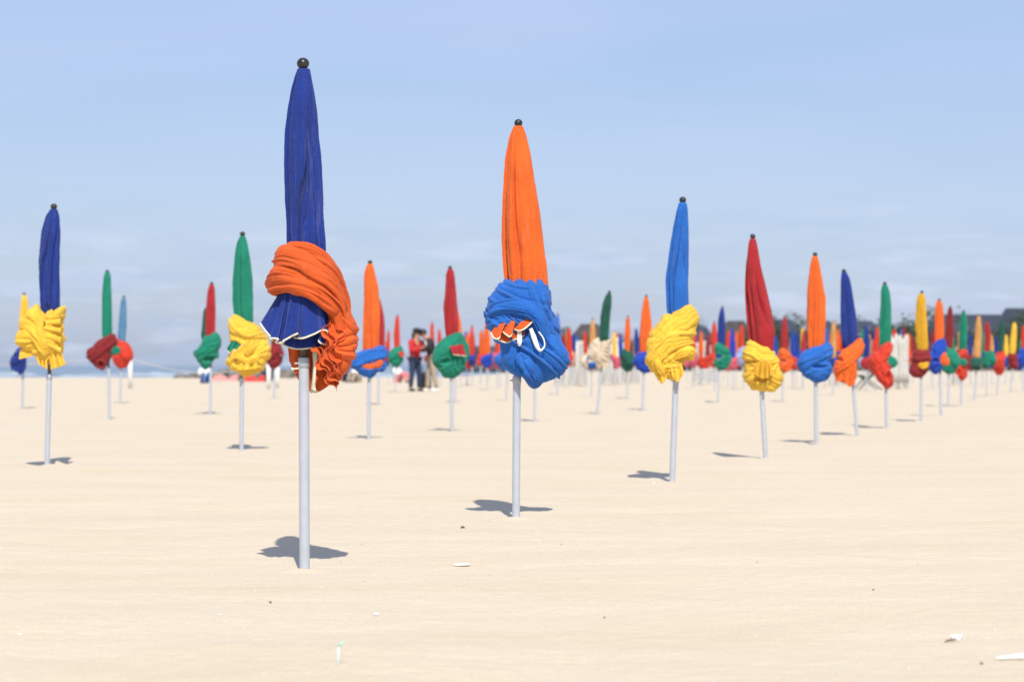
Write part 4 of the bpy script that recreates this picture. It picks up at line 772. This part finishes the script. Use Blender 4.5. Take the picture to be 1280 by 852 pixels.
# folding deck chair
simple('dark_frame', (.04, .045, .05), .6)
d = dist(487); t_ = thing('deck_chair', (WX(1084, d), d, 0), 'dark folding deck chair standing on the sand left of the red twisted wrap', 'deck chair', None, R(-80))
for sx_ in (-.25, .25):
    link('leg', MB().tube([(sx_, -.35, 0), (sx_, .35, .75)], .02, 6).mesh('leg'), MATS['dark_frame'], t_); link('leg', MB().tube([(sx_ * .9, .4, 0), (sx_ * .9, -.25, .45)], .02, 6).mesh('leg'), MATS['dark_frame'], t_)
u_ = np.linspace(0, 1, 12)[:, None]; v_ = np.linspace(-.22, .22, 5)[None]; P = np.stack([v_ + 0 * u_, -.25 + .6 * u_ + 0 * v_, .45 - .95 * u_ * (1 - u_) + .3 * u_ + 0 * v_], -1); link('sling_seat', MB().grid(P).mesh('sling_seat'), MATS['cloth_darkgreen'], t_)

# ------------------------------------------------------------------ people
simple('skin', (.52, .29, .19), .6, 0, .04); simple('hair_black', (.012, .010, .010), .5); simple('jacket_red', (.50, .012, .018), .7); simple('jacket_black', (.015, .015, .018), .7)
simple('denim', (.02, .035, .08), .85); simple('chino', (.36, .30, .23), .85); simple('shoe_white', (.8, .8, .78), .6); simple('shoe_dark', (.03, .03, .03), .6); simple('shirt_white', (.8, .8, .8), .8); simple('camera_black', (.012, .012, .012), .3)
def skin(name, nodes, edges, mat, parent, sub=2):
    """one continuous body or garment grown from a posed skeleton: nodes = {key: (x, y, z, radius[, radius2])}"""
    keys = list(nodes); idx = {k: i for i, k in enumerate(keys)}
    me = bpy.data.meshes.new(name); me.from_pydata([nodes[k][:3] for k in keys], [(idx[a], idx[b]) for a, b in edges], []); me.update()
    o = bpy.data.objects.new(name, me); C.objects.link(o)
    o.modifiers.new('skin', 'SKIN'); me.skin_vertices or o.data
    if not me.skin_vertices:
        import bmesh
        bm = bmesh.new(); bm.from_mesh(me); bm.verts.layers.skin.verify(); bm.to_mesh(me); bm.free()
    for i, k in enumerate(keys):
        sv = me.skin_vertices[0].data[i]; r = nodes[k][3]; r2 = nodes[k][4] if len(nodes[k]) > 4 else r; sv.radius = (r, r2); sv.use_root = (i == 0)
    ss = o.modifiers.new('sub', 'SUBSURF'); ss.levels = sub; ss.render_levels = sub
    o.modifiers['skin'].use_smooth_shade = True
    dg = bpy.context.evaluated_depsgraph_get(); ev = o.evaluated_get(dg); m2 = bpy.data.meshes.new_from_object(ev); m2.name = name
    bpy.data.objects.remove(o); m2.materials.clear(); m2.materials.append(None); return link(name, m2, mat, parent)
def person(px, pbase, label, J, mats, facing, extra=None, scale=1.0):
    d = dist(pbase); t_ = thing('person', (WX(px, d), d, 0), label, 'person', None, facing); t_.scale = (scale,) * 3
    n_ = dict(J)
    def arm(s_): return [('chest', 'sh' + s_), ('sh' + s_, 'el' + s_), ('el' + s_, 'wr' + s_), ('wr' + s_, 'pm' + s_)] + [('pm' + s_, f'f{i}' + s_) for i in range(4)] + [('wr' + s_, 'th' + s_)]
    for s_ in 'lr':
        w_ = np.array(n_['wr' + s_][:3]); e_ = np.array(n_['el' + s_][:3]); dd = (w_ - e_) / np.linalg.norm(w_ - e_)
        sd_ = np.cross(dd, [0, 0, 1.0]); sd_ /= np.linalg.norm(sd_) + 1e-6
        pm = w_ + dd * .07; n_['pm' + s_] = (*pm, .030, .018)
        for i in range(4):
            f_ = pm + dd * (.075, .085, .08, .06)[i] + sd_ * (i - 1.5) * .019 + np.array([0, 0, -.015 - .004 * i]); n_[f'f{i}' + s_] = (*f_, .0085)
        n_['th' + s_] = (*(w_ + dd * .06 - sd_ * .045), .010)
        k_, a_ = np.array(n_['kn' + s_][:3]), np.array(n_['an' + s_][:3]); n_['toe' + s_] = (a_[0], a_[1] - .16, .03, .035, .025)
    body_e = [('pelvis', 'waist'), ('waist', 'chest'), ('chest', 'neck'), ('neck', 'skull'), ('skull', 'crown')] + arm('l') + arm('r')
    for s_ in 'lr': body_e += [('pelvis', 'hp' + s_), ('hp' + s_, 'kn' + s_), ('kn' + s_, 'an' + s_), ('an' + s_, 'toe' + s_)]
    skin('body', n_, body_e, MATS['skin'], t_)
    def sub_(keys, edges, grow, nm, mt, tweak=None):
        q = {k: (*n_[k][:3], *(r * 1.0 + grow for r in n_[k][3:])) for k in keys}
        if tweak: q.update(tweak)
        return skin(nm, q, edges, MATS[mt], t_)
    sub_(['waist', 'pelvis', 'chest', 'shl', 'shr', 'ell', 'elr', 'wrl', 'wrr'], [('pelvis', 'waist'), ('waist', 'chest'), ('chest', 'shl'), ('shl', 'ell'), ('ell', 'wrl'), ('chest', 'shr'), ('shr', 'elr'), ('elr', 'wrr')], .034, 'jacket', mats[0])
    sub_(['pelvis', 'hpl', 'hpr', 'knl', 'knr', 'anl', 'anr'], [('pelvis', 'hpl'), ('hpl', 'knl'), ('knl', 'anl'), ('pelvis', 'hpr'), ('hpr', 'knr'), ('knr', 'anr')], .02, 'trousers', mats[1])
    h = np.array(n_['skull'][:3]); cr_ = np.array(n_['crown'][:3]); ax_ = (cr_ - h) / np.linalg.norm(cr_ - h)
    hc = h + ax_ * .03
    link('hair', MB().ball(hc + [0, .022, .025], .108, 16, 12, (.88, 1.0, 1.0)).mesh('hair'), MATS['hair_black'], t_)
    fc = MB().ball(h + ax_ * .0 + [0, -.078, -.005], .018, 8, 6, (.7, 1.2, 1.4)); link('nose', fc.mesh('nose'), MATS['skin'], t_)
    eye = MB().ball((0, 0, 0), .011, 8, 6).mesh('eye')
    for sx_ in (-1, 1):
        link('eye', eye, MATS['hair_black'], t_, tuple(h + [sx_ * .032, -.082, .025])); link('ear', MB().ball((0, 0, 0), .026, 8, 6, (.4, .7, 1.1)).mesh('ear'), MATS['skin'], t_, tuple(h + [sx_ * .085, .0, .01]))
    link('mouth', MB().ball((0, 0, 0), .02, 8, 6, (1.1, .4, .25)).mesh('mouth'), MATS['jacket_red'], t_, tuple(h + [0, -.078, -.04]))
    for s_ in 'lr':
        a_ = n_['an' + s_]; link('shoe', MB().ball((0, 0, 0), .1, 14, 8, (.48, 1.35, .45)).mesh('shoe'), MATS[mats[2]], t_, (a_[0], a_[1] - .06, .045))
    if extra: extra(t_, n_)
    return t_
# facing: local -Y is forward
J1 = dict(pelvis=(0, 0, .94, .13, .10), waist=(0, -.01, 1.10, .125, .095), chest=(0, -.03, 1.33, .15, .11), neck=(0, -.06, 1.50, .055), skull=(0, -.11, 1.61, .085, .095), crown=(0, -.12, 1.70, .06),
  shl=(-.18, -.03, 1.40, .06), shr=(.18, -.03, 1.40, .06), ell=(-.25, -.10, 1.14, .045), elr=(.25, -.10, 1.14, .045), wrl=(-.09, -.34, 1.22, .03), wrr=(.09, -.34, 1.22, .03),
  hpl=(-.10, 0, .88, .095), hpr=(.10, 0, .88, .095), knl=(-.13, -.02, .49, .062), knr=(.14, -.03, .49, .062), anl=(-.15, .02, .08, .042), anr=(.17, .0, .08, .042))
def ex1(t_, n_):
    mb = MB().box(-.075, .075, -.53, -.46, 1.18, 1.28); mb.tube([(0, -.53, 1.23), (0, -.62, 1.22)], .04, 12); link('held_lens_hood', MB().tube([(0, -.62, 1.22), (0, -.66, 1.22)], .045, 12).mesh('held_lens_hood'), MATS['camera_black'], t_)
    link('hat', MB().ball((0, -.08, 1.72), .12, 14, 8, (1, 1.05, .6)).ball((0, -.15, 1.70), .13, 14, 6, (1, 1.1, .1)).mesh('hat'), MATS['hair_black'], t_)
    link('long_hair', MB().ball((0, .01, 1.55), .10, 12, 8, (1, .7, 1.5)).mesh('long_hair'), MATS['hair_black'], t_)
P1 = person(518.5, 489, 'person in a red jacket, jeans and dark hat looking down at a camera', J1, ('jacket_red', 'denim', 'shoe_dark'), R(48), ex1, 1.0)
d = dist(489); c1 = Vector((WX(518.5, d), d, 0)); 
cam_t = thing('photo_camera', (c1.x + math.sin(R(48)) * .50, c1.y - math.cos(R(48)) * .50, 1.18), 'black photo camera held at chest height by the person in red', 'camera', None, R(48))
mb = MB().box(-.075, .075, -.035, .035, 0, .10).box(-.03, .03, -.03, .03, .10, .13); link('camera_body', mb.mesh('camera_body', False), MATS['camera_black'], cam_t)
link('lens', MB().tube([(0, -.035, .05), (0, -.12, .05)], .038, 14).mesh('lens'), MATS['camera_black'], cam_t)
J2 = dict(pelvis=(0, 0, .96, .13, .10), waist=(0, -.02, 1.12, .125, .095), chest=(0, -.09, 1.36, .155, .115), neck=(0, -.17, 1.52, .058), skull=(0, -.27, 1.60, .085, .095), crown=(0, -.32, 1.69, .06),
  shl=(-.19, -.10, 1.43, .062), shr=(.19, -.10, 1.43, .062), ell=(-.24, -.20, 1.16, .047), elr=(.24, -.18, 1.17, .047), wrl=(-.10, -.42, 1.20, .03), wrr=(.12, -.42, 1.22, .03),
  hpl=(-.10, 0, .90, .10), hpr=(.10, 0, .90, .10), knl=(-.12, -.06, .50, .066), knr=(.12, .02, .50, .066), anl=(-.13, -.10, .08, .044), anr=(.14, .10, .08, .044))
def ex2(t_, n_): link('shirt_front', MB().ball((0, -.17, 1.34), .1, 12, 8, (.9, .5, 1.4)).mesh('shirt_front'), MATS['shirt_white'], t_)
person(540, 489, 'person in a black jacket and beige trousers bending over the camera screen', J2, ('jacket_black', 'chino', 'shoe_white'), R(-72), ex2, 1.0)
d = dist(488); t_ = thing('shoulder_bag', (WX(532, d), d + .2, .0), 'dark cloth bag standing on the sand between the two people', 'bag')
mb = MB(); a = np.linspace(0, 2 * np.pi, 24, endpoint=False)[None]; zz = np.array([0, .05, .3, .5, .55])[:, None]; rr = np.array([.1, .13, .14, .10, .04])[:, None]; mb.grid(np.stack([rr * 1.2 * np.cos(a), rr * .7 * np.sin(a), zz + 0 * a], -1), True, True); link('sack', mb.mesh('sack'), MATS['camera_black'], t_)
link('strap', MB().tube([(-.1, 0, .5), (-.08, 0, .75), (.08, 0, .75), (.1, 0, .5)], .012, 6).mesh('strap'), MATS['camera_black'], t_)
# seated sunbathers far off
def sitter(px, py, label, top, bottom, rz):
    J = dict(pelvis=(0, 0, .12, .12, .10), waist=(0, .05, .28, .11, .09), chest=(0, .06, .50, .14, .10), neck=(0, .04, .66, .05), skull=(0, .02, .76, .08, .09), crown=(0, .02, .85, .055),
      shl=(-.17, .05, .57, .055), shr=(.17, .05, .57, .055), ell=(-.22, -.08, .38, .042), elr=(.22, -.08, .38, .042), wrl=(-.1, -.30, .42, .028), wrr=(.1, -.30, .42, .028),
      hpl=(-.09, -.02, .12, .09), hpr=(.09, -.02, .12, .09), knl=(-.12, -.38, .45, .06), knr=(.12, -.38, .45, .06), anl=(-.12, -.60, .08, .04), anr=(.12, -.60, .08, .04))
    person(px, py, label, J, (top, bottom, 'shoe_dark'), rz)
simple('shirt_blue', (.04, .12, .35), .8); simple('shirt_pink', (.6, .2, .2), .8)
sitter(432, 477, 'seated person in a blue top low on the sand left of the blue sash', 'shirt_blue', 'denim', .6)
sitter(447, 478, 'seated person in a white top beside the one in blue', 'shirt_white', 'chino', -.5)
sitter(256, 479, 'seated person in blue on the sand behind the faded red parasol pole', 'shirt_white', 'shirt_blue', .3)
sitter(336, 476, 'seated person in dark clothes between the red beach mat and the posts', 'jacket_black', 'denim', -.3)
sitter(497, 478, 'seated person in a white top left of the standing people', 'shirt_white', 'shirt_pink', .9)
simple('towel_red', (.65, .05, .04), .9); simple('towel_pink', (.6, .25, .22), .9)
for px, py, wpx, mt, lb in ((318, 478.5, 26, 'towel_red', 'bright red beach windbreak lying low behind the green and yellow parasol'), (281, 477.5, 34, 'towel_pink', 'faded pink and red beach mat heap behind the green and yellow parasol')):
    d = dist(py); W_ = wpx / F * d; u_ = np.linspace(0, 1, 30)[:, None]; v_ = np.linspace(0, 1, 10)[None]
    P = np.stack([(u_ - .5) * W_ + 0 * v_, (v_ - .5) * .9 + 0 * u_, .06 + .28 * np.sin(np.pi * v_) * (.4 + .6 * np.abs(np.sin(u_ * 5))) ], -1); tag(link('beach_mat', MB().grid(P).mesh('beach_mat'), MATS[mt], None, (WX(px, d), d, 0)), lb, 'beach mat')

# ------------------------------------------------------------------ villas and trees behind the beach
simple('slate', (.045, .055, .075), .6, 0, .2, 1.5); simple('slate_brown', (.075, .06, .055), .7, 0, .2, 1.5); simple('render_cream', (.34, .28, .21), .9, 0, .08, 1); simple('render_grey', (.17, .175, .19), .9, 0, .1, 1); simple('brick_red', (.20, .09, .065), .9, 0, .15, 3)
simple('beam_brown', (.10, .055, .035), .8); simple('window_frame', (.75, .74, .70), .6); simple('glass_dark', (.03, .035, .045), .12)
def villa(px0, px1, ptop, peave, d, label, wall='render_cream', roof='slate', storeys=2, chim=2, timbers=True, hip=1.5):
    x0, x1 = WX(px0, d), WX(px1, d); zt, ze = WZ(ptop, d), WZ(peave, d); W_, dep = x1 - x0, 9.0; hip = min(hip, .28 * W_)
    t_ = thing('seaside_villa', ((x0 + x1) / 2, d, 0), label, 'villa', 'villas behind the beach')
    link('wall', mesh_box('wall', -W_ / 2, W_ / 2, 0, dep, -.3, ze), MATS[wall], t_)
    o_ = .5; v = [(-W_ / 2 - o_, -o_, ze), (W_ / 2 + o_, -o_, ze), (W_ / 2 + o_, dep + o_, ze), (-W_ / 2 - o_, dep + o_, ze), (-W_ / 2 + hip, dep / 2, zt), (W_ / 2 - hip, dep / 2, zt)]
    rf = link('roof', MB().add(v, [(0, 1, 5, 4), (1, 2, 5), (2, 3, 4, 5), (3, 0, 4), (0, 3, 2, 1)]).mesh('roof', False), MATS[roof], t_)
    for k in range(chim):
        cx_ = -W_ / 2 + W_ * (k + .7) / (chim + .4); link('chimney', mesh_box('chimney', cx_ - .4, cx_ + .4, dep / 2 - 1.4, dep / 2 - .6, zt - 1.2, zt + .7), MATS['brick_red'], rf)
    nw = max(2, int(W_ / 2.6)); sh_ = ze / storeys
    fr_me = mesh_box('window', -.55, .55, -.06, .0, 0, 1.4); gl_me = mesh_box('pane', -.45, .45, -.075, -.055, .1, 1.3)
    for s_ in range(storeys):
        for k in range(nw):
            wx_ = -W_ / 2 + W_ * (k + .5) / nw; f_ = link('window', fr_me, MATS['window_frame'], t_, (wx_, 0, s_ * sh_ + sh_ * .3)); link('pane', gl_me, MATS['glass_dark'], f_)
    if timbers:
        for k in range(nw + 1):
            wx_ = -W_ / 2 + .12 + (W_ - .24) * k / nw; link('timber_beam', mesh_box('timber_beam', wx_ - .1, wx_ + .1, -.10, 0, .0, ze - .02), MATS['beam_brown'], t_)
    for k in range(max(1, int(W_ / 6))):
        dx = -W_ / 2 + W_ * (k + .5) / max(1, int(W_ / 6)); zr = ze + (zt - ze) * .25
        link('dormer', MB().add([(dx - .7, -.1, zr - .6), (dx + .7, -.1, zr - .6), (dx + .7, -.1, zr + .6), (dx, -.1, zr + 1.2), (dx - .7, -.1, zr + .6), (dx - .7, 2.6, zr - .6), (dx + .7, 2.6, zr - .6), (dx + .7, 2.6, zr + .6), (dx, 2.6, zr + 1.2), (dx - .7, 2.6, zr + .6)],
             [(0, 1, 2, 3, 4), (0, 5, 6, 1), (1, 6, 7, 2), (2, 7, 8, 3), (3, 8, 9, 4), (4, 9, 5, 0), (9, 8, 7, 6, 5)]).mesh('dormer', False), MATS[roof], t_)
    return t_
villa(1167, 1268, 392, 428, 330, 'long seaside villa with a wide slate roof behind the right hand parasols', chim=0, hip=1)
villa(1252, 1330, 384, 422, 345, 'taller slate roofed villa cut off by the right edge', 'brick_red', 'slate', chim=0)
villa(1012, 1052, 400, 428, 335, 'grey villa with a flat slate roof between the orange and the navy parasol', 'render_grey', 'slate', 2, 0, False, 1)
villa(952, 1008, 398, 428, 338, 'grey villa with a slate roof right of the red parasol canopy', 'render_grey', 'slate', 2, 0, True, 2)
villa(1062, 1108, 400, 420, 340, 'pale many windowed villa behind the leaning navy parasol', 'render_grey', 'slate', 3, 0, False)
villa(898, 948, 400, 430, 350, 'dark roofed villa behind the pointed navy parasol', 'render_grey', 'slate_brown', 2, 0, True, 4)
villa(862, 896, 408, 432, 345, 'small dark villa between the yellow wrap and the pointed navy parasol', 'render_grey', 'slate', 2, 0, True, 3)
villa(842, 864, 414, 434, 352, 'small dark villa at the left end of the row beside the yellow wrap', 'render_grey', 'slate', 1, 0, True, 2)
villa(1046, 1066, 404, 430, 345, 'narrow dark villa just left of the leaning navy parasol canopy', 'render_grey', 'slate_brown', 2, 0, True, 2)
villa(1146, 1170, 404, 430, 343, 'narrow slate roofed villa behind the golden yellow parasol', 'render_grey', 'slate', 2, 0, True, 2)
villa(1104, 1122, 403, 430, 347, 'narrow villa hidden behind the teal green parasol canopy', 'render_grey', 'slate_brown', 2, 0, True, 2)
villa(1120, 1150, 408, 432, 350, 'low villa right of the teal green parasol canopy', 'render_grey', 'slate', 2, 0, False, 5)
villa(714, 762, 404, 428, 340, 'villa with a dark peaked roof behind the tan parasol', 'render_cream', 'slate_brown', 2, 0)
villa(770, 850, 424, 440, 360, 'low villa between the orange parasols and the bright blue one', 'render_grey', 'slate', 1, 1, False)
villa(565, 640, 432, 444, 380, 'low far villa with a slate roof left of the tall orange parasol', 'render_grey', 'slate', 1, 0, False, 1)
villa(642, 705, 430, 444, 370, 'low far villa with a slate roof behind the crumpled blue wrap', 'render_cream', 'slate', 1, 1)
# trees
simple('bark', (.07, .05, .035), .9); m, n, l, p = new_mat('foliage'); t = n.new('ShaderNodeTexCoord'); l.new(mix_(rng_(nz_(.9, 3), .35, .65), (.022, .045, .022), (.055, .085, .035)), p.inputs['Base Color']); p.inputs['Roughness'].default_value = .8
def crown_mesh(seed, w_, h_, n_=2600):
    g = np.random.default_rng(seed); cl_ = g.normal(size=(26, 3)) * [w_ * .3, w_ * .3, h_ * .22] + [0, 0, h_ * .62]; rad = g.uniform(.12, .24, 26) * w_
    i = g.integers(0, 26, n_); dr_ = g.normal(size=(n_, 3)); dr_ /= np.linalg.norm(dr_, axis=1)[:, None]; c_ = cl_[i] + dr_ * (rad[i] * g.uniform(.6, 1.05, n_))[:, None]
    a_ = g.normal(size=(n_, 3)); a_ /= np.linalg.norm(a_, axis=1)[:, None]; b_ = np.cross(a_, dr_); b_ /= np.linalg.norm(b_, axis=1)[:, None] + 1e-6; s_ = g.uniform(.10, .24, n_)[:, None]
    V = np.stack([c_ - a_ * s_, c_ + b_ * s_ * .6, c_ + a_ * s_, c_ - b_ * s_ * .6], 1).reshape(-1, 3)
    return MB().add(V, np.arange(n_ * 4).reshape(-1, 4)).mesh('crown', False)
CR = [crown_mesh(3, 7, 6), crown_mesh(5, 6, 7), crown_mesh(9, 9, 6)]
mb = MB().tube([(0, 0, -.3), (.05, 0, 1.5), (.2, .1, 3.2), (.1, 0, 4.6)], [.3, .24, .16, .06], 9)
for ax_, ay_, az_ in ((1.6, .3, 4.4), (-1.7, .2, 4.2), (.3, -1.4, 4.6), (-.4, 1.5, 4.3)): mb.tube([(.08, 0, 2.0), (ax_ * .6, ay_ * .6, 3.2), (ax_, ay_, az_)], [.14, .09, .03], 6)
TR = mb.mesh('trunk')
TREES = [(846, 415, 'rounded dark tree at the left end of the villas, by the yellow wrap'), (862, 408, 'dark tree beside the left end of the villas'), (950, 406, 'dark tree behind the red parasol with the yellow rosette'), (962, 408, 'dark tree just right of the red parasol canopy'),
  (1003, 403, 'tall dark tree left of the orange parasol canopy'), (1056, 408, 'dark tree behind the leaning navy parasol'), (1112, 404, 'dark tree behind the teal green parasol'), (1128, 410, 'tree sloping down right of the teal green parasol'), (1142, 418, 'low tree left of the golden yellow parasol'), (1158, 414, 'low tree behind the golden yellow parasol'),
  (1164, 396, 'dark tree at the left end of the long slate roof'), (1276, 388, 'tree at the right edge beside the tall villa'), (705, 414, 'small tree left of the peaked villa roof'), (780, 424, 'low tree right of the peaked villa roof'), (826, 430, 'low tree behind the yellow wrap of the bright blue parasol')]
for k, (px, pt, lb) in enumerate(TREES):
    d = 322 + (k * 37 % 50); h_ = WZ(pt, d); t_ = thing('tree', (WX(px, d), d, 0), lb, 'tree', 'trees among the villas', k * 1.3); t_.scale = (max(.7, h_ / 6.5),) * 2 + (h_ / 6.3,)
    link('crown', CR[k % 3], MATS['foliage'], t_); link('trunk', TR, MATS['bark'], t_)
